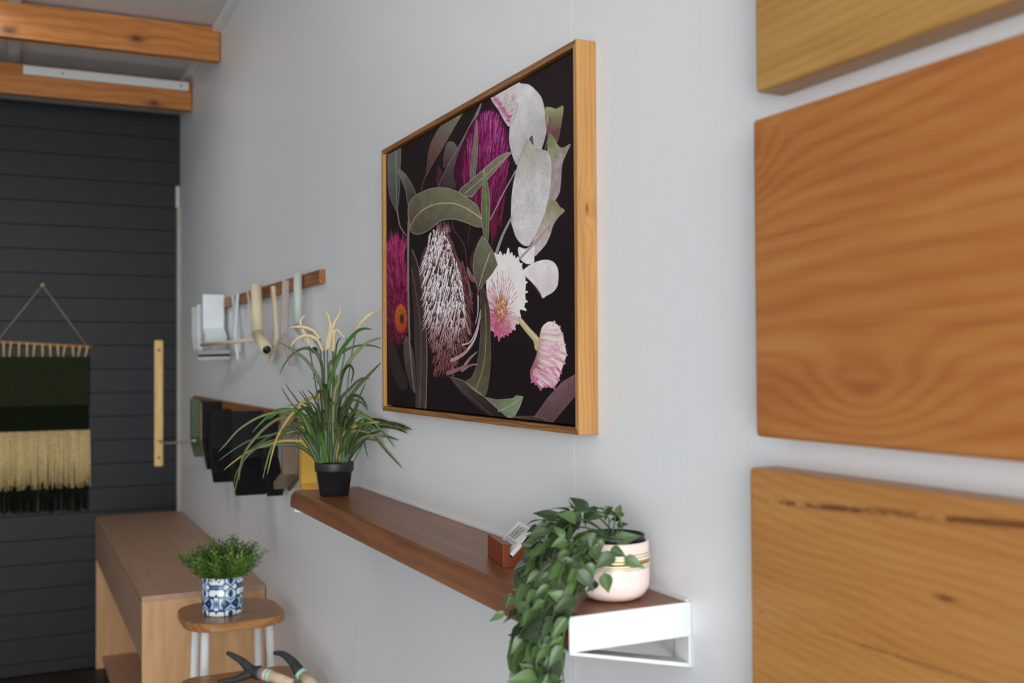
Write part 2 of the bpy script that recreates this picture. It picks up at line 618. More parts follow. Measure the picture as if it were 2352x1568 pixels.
prism('frame_rail', [(FX0, FZ0), (FX1, FZ0), (FX1 - FW, FZ0 + FW), (FX0 + FW, FZ0 + FW)], 'Y', FY, -0.0005, M['oak_h'], pic, 0.0006)
prism('frame_stile', [(FX0, FZ0), (FX0, FZ1), (FX0 + FW, FZ1 - FW), (FX0 + FW, FZ0 + FW)], 'Y', FY, -0.0005, M['oak_v'], pic, 0.0006)
prism('frame_stile', [(FX1, FZ0), (FX1, FZ1), (FX1 - FW, FZ1 - FW), (FX1 - FW, FZ0 + FW)], 'Y', FY, -0.0005, M['oak_v'], pic, 0.0006)
M['frame_gap'] = plain('black_backing_board', sr(18, 14, 14), 0.8, 0.1)
box('backing_board', (FX0 + FW, FX1 - FW), (-0.014, -0.002), (FZ0 + FW, FZ1 - FW), M['frame_gap'], pic)

# --- the print: a flat sheet whose colours are painted cell by cell
PX0, PX1, PZ0, PZ1, PY = FX0 + FW + 0.004, FX1 - FW - 0.004, FZ0 + FW + 0.004, FZ1 - FW - 0.004, -0.029
NCOL, NROW = 620, 800
gx = np.linspace(PX0, PX1, NCOL)
gz = np.linspace(PZ1, PZ0, NROW)
GX, GZ = np.meshgrid(gx, gz)
GPX, GPY = proj(np.stack([GX, np.full_like(GX, PY), GZ], -1))
IMG = np.zeros((NROW, NCOL, 3))
colx = GPX[NROW // 2]


def window(x0, y0, x1, y1):
    c0 = max(0, np.searchsorted(colx, x0 - 3) - 1)
    c1 = min(NCOL, np.searchsorted(colx, x1 + 3) + 2)
    if c1 - c0 < 2:
        return None
    r0 = r1 = None
    lo, hi = NROW, 0
    for c in (c0, c1 - 1):
        a = np.searchsorted(GPY[:, c], y0 - 2)
        b = np.searchsorted(GPY[:, c], y1 + 2)
        lo, hi = min(lo, a), max(hi, b)
    lo, hi = max(0, lo - 1), min(NROW, hi + 2)
    if hi - lo < 2:
        return None
    return slice(lo, hi), slice(c0, c1)


def rgb(c):
    return np.asarray(c, float) / 255.0


def seg_dist(X, Y, P, closed):
    best = np.full(X.shape, 1e9)
    tb = np.zeros(X.shape)
    n = len(P)
    for i in range(n if closed else n - 1):
        a, b = P[i], P[(i + 1) % n]
        d = b - a
        L = d.dot(d) + 1e-9
        t = np.clip(((X - a[0]) * d[0] + (Y - a[1]) * d[1]) / L, 0, 1)
        q = (X - a[0] - t * d[0]) ** 2 + (Y - a[1] - t * d[1]) ** 2
        m = q < best
        best = np.where(m, q, best)
        tb = np.where(m, (i + t) / max(1, n - 1), tb)
    return np.sqrt(best), tb


def inside(X, Y, P):
    r = np.zeros(X.shape, bool)
    n = len(P)
    for i in range(n):
        (x0, y0), (x1, y1) = P[i], P[(i + 1) % n]
        if y0 == y1:
            continue
        c = ((y0 > Y) != (y1 > Y)) & (X < (x1 - x0) * (Y - y0) / (y1 - y0) + x0)
        r ^= c
    return r


def Acrop(p):
    return np.array([(860 + x / 3.135, 60 + y / 3.135) for x, y in p])


def Bcrop(p):
    return np.array([(860 + x / 3.135, 520 + y / 3.135) for x, y in p])


NOISE = RNG.random((64, 64))


def vnoise(X, Y, s):
    u, v = (X / s) % 63, (Y / s) % 63
    i, j = u.astype(int), v.astype(int)
    a, b = u - i, v - j
    a, b = a * a * (3 - 2 * a), b * b * (3 - 2 * b)
    return (NOISE[j, i] * (1 - a) + NOISE[j, i + 1] * a) * (1 - b) + (NOISE[j + 1, i] * (1 - a) + NOISE[j + 1, i + 1] * a) * b


def shape(P, c0, c1=None, direc=None, rim=None, rimw=1.2, smooth=True, mottle=0.10, nscale=9.0, soft=0.8, shade=0.0, alpha=1.0):
    """fill an outline; colour runs from c0 to c1 along direc=((x0,y0),(x1,y1)); rim = pale edge line"""
    P = catmull(P, 5, True) if smooth else np.asarray(P, float)
    w = window(P[:, 0].min(), P[:, 1].min(), P[:, 0].max(), P[:, 1].max())
    if w is None:
        return
    X, Y = GPX[w], GPY[w]
    ins = inside(X, Y, P)
    d, _ = seg_dist(X, Y, P, True)
    sd = np.where(ins, d, -d)
    a = np.clip(sd / soft + 0.5, 0, 1) * alpha
    if c1 is not None:
        (x0, y0), (x1, y1) = direc
        t = np.clip(((X - x0) * (x1 - x0) + (Y - y0) * (y1 - y0)) / ((x1 - x0) ** 2 + (y1 - y0) ** 2), 0, 1)[..., None]
        c = rgb(c0) * (1 - t) + rgb(c1) * t
    else:
        c = np.broadcast_to(rgb(c0), X.shape + (3,)).copy()
    k = 1 + mottle * 2 * (0.6 * vnoise(X, Y * 0.6, nscale) + 0.4 * vnoise(X + 50, Y + 20, nscale / 3) - 0.5)
    c = c * k[..., None]
    if shade:
        c = c * (1 - shade * np.exp(-np.maximum(sd, 0) / 5.0))[..., None]
    if rim is not None:
        r = np.exp(-(np.maximum(sd, 0) / rimw) ** 2)[..., None]
        c = c * (1 - r) + rgb(rim) * r
    IMG[w] = IMG[w] * (1 - a[..., None]) + c * a[..., None]


def stroke(P, wd0, wd1, col, alpha=1.0, smooth=True, soft=0.7):
    P = catmull(P, 6) if smooth and len(P) > 2 else np.asarray(P, float)
    m = max(wd0, wd1)
    w = window(P[:, 0].min() - m, P[:, 1].min() - m, P[:, 0].max() + m, P[:, 1].max() + m)
    if w is None:
        return
    d, t = seg_dist(GPX[w], GPY[w], P, False)
    wd = wd0 + (wd1 - wd0) * t
    a = (np.clip((wd / 2 - d) / soft + 0.5, 0, 1) * alpha)[..., None]
    IMG[w] = IMG[w] * (1 - a) + rgb(col) * a


def veins(mid, out_len, col, n=16, ang=0.9, alpha=0.35, wd=0.7):
    m = catmull(mid, 8)
    for i in np.linspace(2, len(m) - 4, n).astype(int):
        t = m[i + 1] - m[i - 1]
        t = t / (np.linalg.norm(t) + 1e-9)
        nrm = np.array([-t[1], t[0]])
        for s in (-1, 1):
            q = m[i] + out_len * (t * math.cos(ang) + s * nrm * math.sin(ang))
            stroke([m[i], q], wd, 0.3, col, alpha, False)


def lerpc(a, b, t):
    return tuple(np.asarray(a, float) * (1 - t) + np.asarray(b, float) * t)


def paint():
    tt = ((GPX - 880) / 440)[..., None]
    yy = np.clip((900 - GPY) / 700, 0, 1)[..., None]
    IMG[:] = rgb((24, 14, 17)) * (1 - 0.6 * tt * yy) + rgb((44, 32, 36)) * (0.6 * tt * yy)
    A, B = Acrop, Bcrop
    # far leaves upper left
    shape(A([(105, 880), (185, 835), (187, 1060), (180, 1200), (165, 1330), (130, 1280), (105, 1200), (95, 1080)]), (106, 112, 100), (72, 72, 68), ((900, 330), (905, 470)), (128, 128, 118), 1.0)
    stroke(A([(152, 850), (156, 1050), (160, 1320)]), 2.5, 1.5, (150, 150, 138), 0.7)
    stroke(A([(165, 1330), (185, 1440), (230, 1505)]), 3.2, 2.0, (150, 128, 124), 0.9)
    shape(A([(165, 1030), (215, 1055), (255, 1110), (290, 1180), (300, 1230), (245, 1290), (225, 1190), (195, 1110)]), (112, 106, 90), (66, 58, 54), ((915, 400), (945, 460)), (150, 142, 128), 1.0)
    shape(A([(690, 545), (630, 575), (550, 620), (480, 710), (420, 810), (390, 900), (380, 990), (375, 1075), (410, 1010), (460, 930), (530, 810), (600, 690), (650, 610)]), (128, 130, 108), (86, 46, 48), ((1060, 250), (985, 390)), (124, 112, 104), 0.8)
    stroke(A([(375, 1060), (350, 1130), (335, 1185)]), 2, 1.4, (120, 66, 70))
    shape(A([(520, 845), (560, 830), (592, 862), (600, 900), (560, 960), (520, 1010), (495, 1010), (500, 930)]), (102, 86, 86), (70, 52, 54), ((1030, 330), (1025, 380)), (120, 104, 104), 0.8)
    shape(A([(455, 1010), (480, 1030), (490, 1060), (460, 1130), (445, 1130)]), (66, 34, 40))
    # long translucent bract beside the purple banksia
    shape(A([(797, 490), (735, 680), (690, 760), (640, 850), (600, 950), (585, 1170), (455, 1160), (520, 1020), (620, 840), (720, 650)]), (128, 112, 114), (56, 40, 44), ((1085, 260), (1010, 440)), smooth=False, mottle=0.08)
    stroke(A([(797, 490), (720, 650), (620, 840), (520, 1020), (455, 1160)]), 1.6, 1.2, (150, 130, 130), 0.8)
    # purple banksia
    pb = A([(840, 590), (790, 605), (740, 650), (690, 720), (640, 830), (600, 930), (570, 1050), (585, 1130), (620, 1190), (700, 1230), (735, 1350), (760, 1450), (820, 1500), (880, 1430), (930, 1320), (965, 1160), (970, 1000), (970, 860), (960, 760), (930, 700), (890, 620)])
    shape(pb, (96, 10, 60), (34, 8, 20), ((1110, 300), (1100, 520)), mottle=0.25, nscale=5, shade=0.35)
    for _ in range(1700):
        t = random.random()
        y = 610 + 860 * t
        half = 165 * math.sqrt(max(0.02, math.sin(math.pi * min(1, (t * 0.93 + 0.06))))) * (1.05 if t < 0.55 else 0.85)
        cx = 845 - 40 * math.sin(t * 3.1) + (t > 0.6) * (t - 0.6) * 130
        s = random.uniform(-1, 1)
        x = cx + s * half
        L = random.uniform(50, 150)
        lean = -34 * s - 16
        q = A([(x, y), (x + lean * 0.3, y + L * 0.5), (x + lean * (0.3 + 0.25 * random.random()), y + L)])
        if not inside(np.array([[q[0][0]]]), np.array([[q[0][1]]]), pb)[0, 0]:
            continue
        r = random.random()
        hi = max(0.0, 1 - t * 1.35)
        if r < 0.22 * (0.3 + hi):
            c = lerpc((206, 130, 184), (140, 62, 92), t)
        elif r < 0.62:
            c = lerpc((172, 26, 124), (118, 28, 62), t)
        else:
            c = lerpc((84, 8, 60), (44, 8, 24), t)
        stroke(q, random.uniform(0.9, 1.7), 0.5, c, random.uniform(0.45, 0.9))
    # pale petals top right
    shape(A([(840, 465), (925, 420), (1010, 372), (1048, 440), (1032, 560), (1005, 650), (975, 722), (940, 690), (890, 600), (850, 545), (834, 500)]), (216, 206, 206), (196, 182, 184), ((1140, 190), (1165, 280)), mottle=0.05)
    for _ in range(130):
        t = random.random()
        x0, y0 = 845 + 120 * t + random.uniform(-8, 8), 500 + 170 * t + random.uniform(-25, 22)
        L = random.uniform(30, 80)
        stroke(A([(x0, y0), (x0 + 12 + L * 0.25, y0 - L * 0.25 * random.uniform(-1.2, 1))]), random.uniform(1.4, 3), 0.5, lerpc((166, 44, 110), (206, 140, 168), random.random()), random.uniform(0.3, 0.8), False)
    for _ in range(26):
        x0, y0 = random.uniform(930, 1020), random.uniform(480, 640)
        stroke(A([(x0, y0), (x0 - 14, y0 + random.uniform(20, 50))]), 1.2, 0.5, (150, 84, 110), 0.6, False)
    shape(A([(1015, 378), (1050, 410), (1110, 420), (1160, 460), (1205, 520), (1225, 600), (1240, 700), (1235, 770), (1215, 850), (1192, 892), (1150, 850), (1135, 785), (1105, 830), (1085, 870), (1050, 960), (1025, 1000), (990, 920), (970, 820), (980, 700), (1010, 600), (1040, 480)]), (212, 207, 209), (176, 170, 172), ((1185, 240), (1260, 300)), (226, 222, 222), 0.8, mottle=0.07, nscale=14)
    stroke(A([(1030, 560), (1005, 650), (980, 715)]), 7, 3, (166, 156, 162), 0.5)
    shape(A([(1130, 785), (1112, 825), (1150, 852)]), (96, 84, 88), smooth=False)
    # holly like leaves at the right
    shape(A([(1228, 600), (1260, 582), (1310, 594), (1360, 575), (1350, 680), (1335, 760), (1318, 832), (1270, 850), (1240, 760)]), (140, 146, 98), (104, 70, 68), ((1290, 255), (1285, 305)), (150, 140, 120), 0.7)
    shape(A([(1252, 775), (1290, 800), (1322, 858), (1360, 875), (1412, 848), (1382, 920), (1352, 1000), (1342, 1130), (1332, 1200), (1292, 1260), (1250, 1235), (1235, 1000), (1246, 880)]), (118, 134, 88), (166, 146, 146), ((1268, 320), (1290, 375)), (178, 164, 160), 0.8, mottle=0.16)
    stroke(A([(1250, 655), (1272, 690), (1250, 800), (1228, 890)]), 4.5, 3, (118, 84, 94), 0.9)
    stroke(A([(1246, 650), (1246, 690), (1236, 720)]), 2, 1.2, (196, 176, 180), 0.9)
    shape(np.vstack([A([(1240, 1262), (1275, 1245), (1310, 1262), (1335, 1300), (1370, 1328), (1330, 1370), (1290, 1430), (1268, 1500)]), B([(1280, 30), (1240, 120), (1200, 170), (1150, 215), (1130, 150), (1160, 40)])]), (140, 136, 106), (186, 174, 174), ((1275, 470), (1250, 560)), (172, 160, 150), 0.8, mottle=0.14)
    # large pale leaf in front
    fl = np.vstack([A([(1100, 815), (1140, 850), (1200, 885), (1245, 905), (1270, 960), (1273, 1050), (1266, 1150), (1250, 1250), (1225, 1350), (1190, 1430), (1160, 1500)]), B([(1142, 90), (1115, 138), (1068, 132), (1022, 82), (1000, 20)]), A([(984, 1400), (986, 1250), (1002, 1120), (1032, 1000), (1070, 890)])])
    shape(fl, (164, 160, 142), (200, 194, 194), ((1200, 330), (1225, 420)), (216, 206, 204), 1.0, mottle=0.10, nscale=12)
    for _ in range(30):
        x0, y0 = random.uniform(1030, 1230), random.uniform(900, 1400)
        stroke(A([(x0, y0), (x0 + random.uniform(-30, 30), y0 + random.uniform(10, 60)), (x0 + random.uniform(-40, 20), y0 + random.uniform(60, 130))]), 0.9, 0.5, (140, 138, 122), 0.35)
    stroke(A([(1100, 815), (1070, 890), (1032, 1000)]), 1.6, 1, (150, 96, 92), 0.8)
    # stems
    stroke(A([(1018, 1040), (930, 1200), (835, 1392)]), 3.2, 2.6, (168, 150, 150), 0.9)
    stroke(np.vstack([A([(985, 1380), (930, 1490)]), B([(905, 110), (872, 210)])]), 5, 7, (152, 142, 146), 0.95)
    stroke(A([(700, 1220), (690, 1400), (672, 1560)]), 2.4, 1.6, (86, 50, 58), 0.8)
    # lower white petals
    shape(B([(1036, 150), (1090, 160), (1150, 130), (1152, 215), (1145, 262), (1092, 268), (1046, 225)]), (226, 216, 216), mottle=0.05)
    stroke(np.vstack([A([(1252, 1420)]), B([(1215, 45), (1165, 105), (1045, 235)])]), 9, 5, (176, 142, 146), 0.95)
    stroke(np.vstack([A([(1258, 1412)]), B([(1205, 35), (1150, 100)])]), 2, 1.5, (214, 190, 190), 0.8)
    shape(B([(1062, 335), (1100, 290), (1150, 260), (1220, 240), (1280, 250), (1315, 290), (1326, 350), (1316, 430), (1282, 475), (1240, 498), (1212, 516), (1195, 480), (1160, 430), (1110, 380)]), (228, 218, 218), (206, 192, 196), ((1215, 610), (1280, 670)), (232, 226, 226), 0.8, mottle=0.06)
    stroke(B([(1065, 340), (1140, 410), (1205, 510)]), 1.5, 1.2, (170, 110, 130), 0.6)
    # white and pink straw flower
    cx, cy, rx, ry = 950, 480, 142, 318
    shape(B([(870, 215), (905, 195), (935, 212), (962, 182), (985, 205), (1005, 224), (1032, 232), (1060, 285), (1083, 345), (1090, 420), (1086, 480), (1088, 540), (1074, 585), (1052, 580), (1040, 650), (1005, 735), (960, 775), (930, 785), (900, 805), (872, 770), (838, 735), (822, 600), (804, 400), (832, 350), (880, 275)]), (230, 220, 217), (196, 128, 148), ((1170, 690), (1130, 770)), mottle=0.05)
    tips = [(868, 195, 880, 250), (905, 183, 915, 240), (935, 200, 940, 250), (964, 160, 962, 235), (988, 192, 985, 250), (1008, 213, 1000, 265), (1034, 222, 1020, 275), (1060, 268, 1035, 315), (1082, 330, 1045, 360), (1097, 400, 1055, 420), (1099, 470, 1055, 480), (1098, 540, 1055, 530), (1090, 602, 1050, 575),
            (1050, 650, 1025, 610), (1035, 700, 1010, 650), (1012, 742, 985, 690), (985, 760, 965, 700), (960, 784, 945, 715), (932, 795, 925, 720), (897, 822, 900, 730), (868, 790, 880, 700), (840, 745, 860, 660), (822, 690, 850, 610)]
    for (tx, ty, bx_, by_) in tips:
        low = max(0.0, min(1.0, (ty - 640) / 150)) * (1.0 if tx < 1000 else 0.5)
        stroke(B([(bx_, by_), ((tx + bx_) / 2, (ty + by_) / 2), (tx, ty)]), 14, 4.0, lerpc((230, 221, 218), (190, 92, 122), low), 1.0, False)
        stroke(B([(bx_ + 14, by_), (tx + 8, ty + (12 if ty < 480 else -12))]), 1.0, 0.6, (178, 160, 160), 0.45, False)
    icx, icy = 915, 600
    for ring_, n in ((1.0, 60), (0.82, 54), (0.64, 46), (0.48, 36)):
        for k in range(n):
            th = 2 * math.pi * (k + random.random()) / n
            ex, ey = 112 * ring_ * math.cos(th), 270 * ring_ * (0.62 if math.sin(th) > 0 else 1.0) * math.sin(th)
            p0 = (icx + ex, icy + ey - 12)
            p1 = (icx + ex * 0.62, icy + ey * 0.62)
            pink = min(1.0, max(0.0, 0.30 + 0.55 * math.sin(th) - 0.35 * math.cos(th) + (0.3 if ring_ < 0.6 else 0)))
            base = lerpc((228, 214, 210), (176, 60, 98), pink * random.uniform(0.6, 1.0))
            stroke(B([p0, p1]), 3.4, 1.2, base, 0.95, False)
            if random.random() < 0.55:
                off = random.uniform(-5, 5)
                stroke(B([(p0[0] + off, p0[1]), (p1[0] + off * 0.5, p1[1])]), 1.3, 0.5, lerpc((150, 66, 92), (110, 30, 56), random.random()), 0.7, False)
    for _ in range(170):
        th = random.uniform(0, 2 * math.pi)
        r = math.sqrt(random.random())
        x, y = 915 + 46 * r * math.cos(th), 598 + 96 * r * math.sin(th)
        stroke(B([(x, y), (x + random.uniform(-8, 8), y - random.uniform(10, 34))]), 1.6, 0.7, lerpc((206, 134, 62), (128, 66, 30), random.random()), 0.9, False)
    # stem and side straw flower
    stroke(B([(1040, 665), (1105, 745), (1165, 815), (1180, 870)]), 11, 17, (186, 170, 130))
    stroke(B([(1052, 668), (1112, 742), (1172, 810)]), 4, 5, (214, 200, 160), 0.7)
    sf = B([(1200, 740), (1240, 692), (1280, 686), (1330, 720), (1360, 800), (1375, 870), (1383, 920), (1366, 980), (1342, 1050), (1326, 1100), (1290, 1160), (1240, 1150), (1195, 1168), (1160, 1130), (1130, 1110), (1122, 1040), (1158, 950), (1180, 860)])
    shape(sf, (150, 104, 104), (226, 206, 200), ((1220, 800), (1262, 790)), mottle=0.10, nscale=5)
    for (ex, ey, bx_, by_) in [(1296, 684, 1270, 740), (1335, 722, 1290, 770), (1358, 790, 1300, 800), (1372, 850, 1310, 850), (1386, 925, 1310, 890), (1372, 985, 1300, 930), (1345, 1055, 1285, 985), (1330, 1105, 1270, 1030), (1296, 1166, 1250, 1070), (1240, 1158, 1220, 1080), (1197, 1176, 1195, 1090), (1160, 1135, 1175, 1060), (1132, 1122, 1165, 1040)]:
        k_ = min(1.0, max(0.0, (ey - 820) / 260))
        stroke(B([(bx_, by_), ((ex + bx_) / 2, (ey + by_) / 2), (ex, ey)]), 13, 4, lerpc((228, 214, 210), (206, 150, 172), k_), 1.0, False)
        stroke(B([((ex + bx_) / 2, (ey + by_) / 2), (ex, ey)]), 5, 3.2, lerpc((216, 184, 190), (186, 66, 128), k_), 0.8, False)
    for _ in range(110):
        t = random.random()
        ax_, ay_ = 1225 - 45 * t + random.uniform(-20, 20), 730 + 400 * t
        L = random.uniform(40, 130)
        ex, ey = ax_ + L * 0.95, ay_ + L * (0.15 + 0.65 * t)
        if not inside(np.array([[B([(ex - 10, ey)])[0][0]]]), np.array([[B([(ex - 10, ey)])[0][1]]]), sf)[0, 0]:
            continue
        c = lerpc((230, 216, 212), (210, 150, 168), random.random() * (0.3 + t))
        stroke(B([(ax_, ay_), (ex, ey)]), 1.5, 5.5, c, 0.9, False)
        if random.random() < 0.62:
            stroke(B([(ex - 26, ey - 16 * t), (ex, ey)]), 1.0, 4.5, lerpc((186, 78, 132), (206, 120, 160), random.random()), 0.35 + 0.5 * t, False)
        if random.random() < 0.4:
            stroke(B([(ax_, ay_ + 10), (ex, ey + 12)]), 0.8, 0.8, (140, 84, 92), 0.5, False)
    # crimson straw flower at the far left
    lf = B([(150, 50), (190, 90), (215, 140), (222, 250), (240, 400), (256, 560), (260, 640), (232, 760), (190, 850), (150, 850), (110, 760), (90, 640), (80, 560), (92, 430), (78, 330), (68, 250), (90, 130)])
    shape(lf, (108, 22, 60), (58, 10, 26), ((900, 560), (910, 780)), mottle=0.25, nscale=5)
    for _ in range(230):
        t = random.random()
        x0, y0 = random.uniform(75, 245), 60 + 780 * t
        dx, dy = (x0 - 175) * 0.22, (y0 - 640) * 0.06 + random.uniform(-18, 6)
        c = lerpc((184, 60, 120), (110, 18, 52), min(1, t * 0.9 + random.uniform(-0.25, 0.25)))
        stroke(B([(x0 - dx * 0.5, y0 - dy * 0.5 + 16), (x0 + dx, y0 + dy - 16)]), 3.4, 0.8, c, 0.55, False)
    for k in range(26):
        th = 2 * math.pi * k / 26
        stroke(B([(188 + 40 * math.cos(th), 660 + 80 * math.sin(th)), (186 + 82 * math.cos(th), 650 + 190 * math.sin(th))]), 3.5, 1, (128, 26, 62), 0.8, False)
    shape(B([(190 + 44 * math.cos(k * 0.5236), 662 + 102 * math.sin(k * 0.5236)) for k in range(12)]), (176, 92, 34), (150, 56, 30), ((920, 700), (920, 770)), mottle=0.2, nscale=3)
    shape(B([(198 + 14 * math.cos(k * 0.785), 665 + 36 * math.sin(k * 0.785)) for k in range(8)]), (70, 34, 20), mottle=0.2, nscale=2)
    # dark leaves at the lower left
    shape(B([(100, 850), (150, 860), (190, 1000), (240, 1120), (215, 1180), (165, 1140), (120, 1020)]), (46, 34, 36), mottle=0.1)
    shape(B([(212, 840), (236, 790), (270, 880), (290, 1000), (299, 1180), (285, 1196), (250, 1120), (216, 960)]), (88, 72, 70), (58, 44, 46), ((935, 780), (945, 900)), (104, 88, 84), 0.8)
    shape(B([(265, 160), (300, 240), (332, 380), (357, 620), (377, 820), (377, 1100), (369, 1326), (300, 1322), (302, 1100), (290, 900), (280, 600), (266, 400)]), (48, 38, 36), (68, 56, 52), ((950, 600), (970, 900)), mottle=0.08)
    stroke(B([(270, 165), (302, 240), (334, 380), (358, 620), (377, 820), (377, 1100), (367, 1325)]), 1.5, 1.6, (168, 152, 144), 0.75)
    stroke(B([(268, 300), (300, 480), (328, 700), (336, 900), (330, 1150), (322, 1322)]), 1.3, 1.3, (140, 110, 88), 0.75)
    stroke(np.vstack([A([(252, 1400)]), B([(244, 0), (240, 300), (244, 560), (252, 820), (270, 1040), (288, 1190)])]), 5.0, 1.8, (126, 116, 104), 0.95)
    stroke(np.vstack([A([(258, 1400)]), B([(250, 0), (247, 300), (250, 560), (258, 820)])]), 1.4, 1.0, (176, 162, 150), 0.7)
    # white banksia
    wbp = B([(500, 8), (540, 60), (580, 160), (620, 280), (668, 400), (690, 560), (682, 700), (650, 820), (620, 920), (540, 1040), (450, 1060), (420, 960), (385, 830), (370, 700), (358, 520), (330, 330), (342, 200), (400, 100), (460, 50)])
    shape(wbp, (92, 58, 60), (46, 16, 22), ((990, 560), (1010, 820)), mottle=0.3, nscale=3.5)
    st = []
    for _ in range(1100):
        t = random.random() ** 0.95
        y = 20 + 1020 * t
        cx = 462 + 85 * math.sin(min(1, t * 1.25) * 1.5) - 70 * max(0, t - 0.7) * 2.2
        half = (55 + 112 * min(1, t * 3.4)) * (1 if t < 0.62 else 1 - (t - 0.62) * 1.7)
        s = random.uniform(-1, 1)
        st.append((y, cx + s * half, t, s))
    for y, x, t, s in sorted(st):
        L = random.uniform(38, 95) * (0.55 if t < 0.12 else 1) * (1 if t < 0.8 else 0.6)
        dx = -0.22 * L - 0.20 * L * max(0, -s) + (0.5 * L if s > 0.5 else 0) + random.uniform(-9, 9)
        lit = (1 - max(0, (t - 0.52) / 0.42)) * (1.0 if s < 0.66 else 0.35)
        lit = max(0.0, lit)
        r = random.random()
        if s > 0.70:
            c = lerpc((92, 44, 48), (168, 116, 112), random.random())
        elif r < 0.20:
            c = lerpc((54, 20, 26), (110, 72, 72), lit * random.random())
        else:
            c = lerpc((132, 80, 80), (240, 232, 229), min(1, lit * random.uniform(0.75, 1.25)))
        w0 = random.uniform(2.2, 4.4) if (lit > 0.55 and r > 0.20) else random.uniform(1.2, 2.4)
        q = B([(x, y), (x + dx * 0.4, y + L * 0.55), (x + dx, y + L)])
        stroke(q + np.array((0.9, 0.9)), w0 + 0.6, 0.8, (48, 18, 24), 0.4)
        stroke(q, w0, 0.8, c, random.uniform(0.85, 1.0))
    # spiny little tip above it
    for _ in range(45):
        x0 = random.uniform(450, 545)
        stroke(B([(x0, 40), (x0 + random.uniform(-10, 14), random.uniform(-45, 10))]), 1.4, 0.5, lerpc((196, 150, 146), (120, 70, 72), random.random()), 0.85, False)
    # red seed leaf right of it
    stroke(np.vstack([A([(562, 1400), (575, 1470), (620, 1530)]), B([(650, 150), (668, 280), (672, 330)])]), 1.4, 1.2, (132, 76, 86), 0.85)
    shape(B([(668, 290), (700, 340), (735, 400), (700, 395), (672, 350)]), (156, 112, 112), (110, 64, 70), ((1075, 610), (1095, 650)))
    # the broad curled leaf
    cl = A([(243, 1300), (258, 1258), (300, 1215), (380, 1175), (460, 1160), (540, 1168), (620, 1200), (690, 1250), (742, 1290), (762, 1350), (786, 1436), (740, 1446), (650, 1412), (560, 1390), (480, 1402), (430, 1440), (370, 1482), (310, 1500), (265, 1482), (250, 1420), (240, 1350)])
    shape(cl, (112, 110, 86), (82, 74, 62), ((1010, 440), (960, 530)), (170, 158, 142), 1.3, mottle=0.12)
    midr = A([(262, 1440), (300, 1370), (370, 1310), (460, 1278), (560, 1275), (640, 1300), (700, 1335), (772, 1385)])
    veins(midr, 32, (150, 146, 120), 22, 1.1, 0.30, 0.8)
    stroke(midr, 2.0, 2.8, (182, 172, 150), 0.95)
    stroke(A([(262, 1440), (290, 1385), (330, 1335)]), 2.4, 1.2, (176, 96, 82), 0.8)
    stroke(cl[10:17], 1.3, 1.3, (150, 112, 112), 0.8)
    # crossing blades
    shape(A([(735, 680), (746, 760), (746, 900), (735, 1000), (716, 1212), (690, 1212), (690, 1060), (705, 900), (722, 770)]), (118, 112, 98), (96, 86, 80), ((1095, 280), (1085, 440)), (158, 146, 132), 0.9)
    stroke(A([(733, 690), (724, 900), (704, 1205)]), 0.9, 0.9, (160, 152, 136), 0.7)
    shape(A([(1002, 904), (930, 918), (850, 970), (760, 1050), (680, 1120), (608, 1190), (685, 1230), (760, 1160), (830, 1090), (900, 1010), (960, 940)]), (128, 122, 102), (98, 88, 76), ((1170, 350), (1060, 450)), (196, 186, 172), 1.0)
    mr2 = A([(985, 915), (900, 985), (800, 1075), (650, 1205)])
    veins(mr2, 12, (166, 158, 140), 14, 0.9, 0.3, 0.6)
    stroke(mr2, 0.9, 1.4, (190, 180, 162), 0.85)
    shape(np.vstack([A([(786, 1022), (802, 1080), (822, 1160), (832, 1260), (828, 1400), (820, 1540)]), B([(806, 120), (796, 100)]), A([(785, 1500), (775, 1440), (768, 1330), (775, 1200), (781, 1120)])]), (104, 118, 78), (92, 98, 72), ((1110, 400), (1115, 540)), (180, 170, 150), 0.9)
    stroke(A([(787, 1030), (800, 1200), (805, 1400), (800, 1540)]), 0.8, 0.8, (158, 164, 130), 0.7)
    # diamond leaf in the middle
    shape(B([(775, 65), (700, 200), (690, 270), (715, 330), (760, 210)]), (64, 44, 50), mottle=0.1)
    shape(B([(775, 65), (822, 120), (862, 190), (889, 276), (850, 340), (800, 400), (770, 440), (745, 472), (735, 420), (715, 360), (708, 280), (722, 190), (746, 120)]), (110, 110, 86), (84, 76, 62), ((1110, 560), (1100, 660)), (176, 164, 148), 1.0, smooth=False)
    mr3 = B([(832, 190), (795, 290), (770, 370), (752, 440)])
    veins(mr3, 20, (150, 146, 120), 12, 0.9, 0.35, 0.6)
    stroke(mr3, 2.4, 1.4, (182, 166, 142), 0.9)
    stroke(B([(752, 440), (742, 500)]), 5, 5, (120, 60, 62), 0.8, False)
    # long leaf right of the white banksia
    shape(B([(780, 430), (816, 520), (834, 640), (836, 800), (839, 950), (826, 1100), (805, 1205), (770, 1215), (700, 1150), (662, 1110), (700, 1080), (736, 990), (756, 860), (766, 650), (760, 500)]), (62, 52, 44), (88, 80, 62), ((1110, 680), (1095, 880)), (126, 114, 98), 0.8)
    mr4 = B([(798, 560), (803, 800), (785, 1000), (730, 1182)])
    veins(mr4, 14, (120, 112, 84), 18, 0.9, 0.3, 0.6)
    stroke(mr4, 1.0, 1.7, (172, 152, 112), 0.85)
    # curling pale bracts
    stroke(B([(590, 470), (640, 620), (685, 775)]), 1.6, 3.2, (170, 158, 146), 0.95)
    stroke(B([(746, 500), (745, 620), (728, 700)]), 3.0, 1.6, (200, 182, 176), 0.95)
    stroke(B([(762, 620), (735, 740), (690, 830), (635, 850)]), 1.6, 3.4, (206, 190, 188), 0.95)
    stroke(B([(765, 600), (725, 800), (650, 910), (560, 962)]), 2.4, 9.0, (178, 146, 144), 0.95)
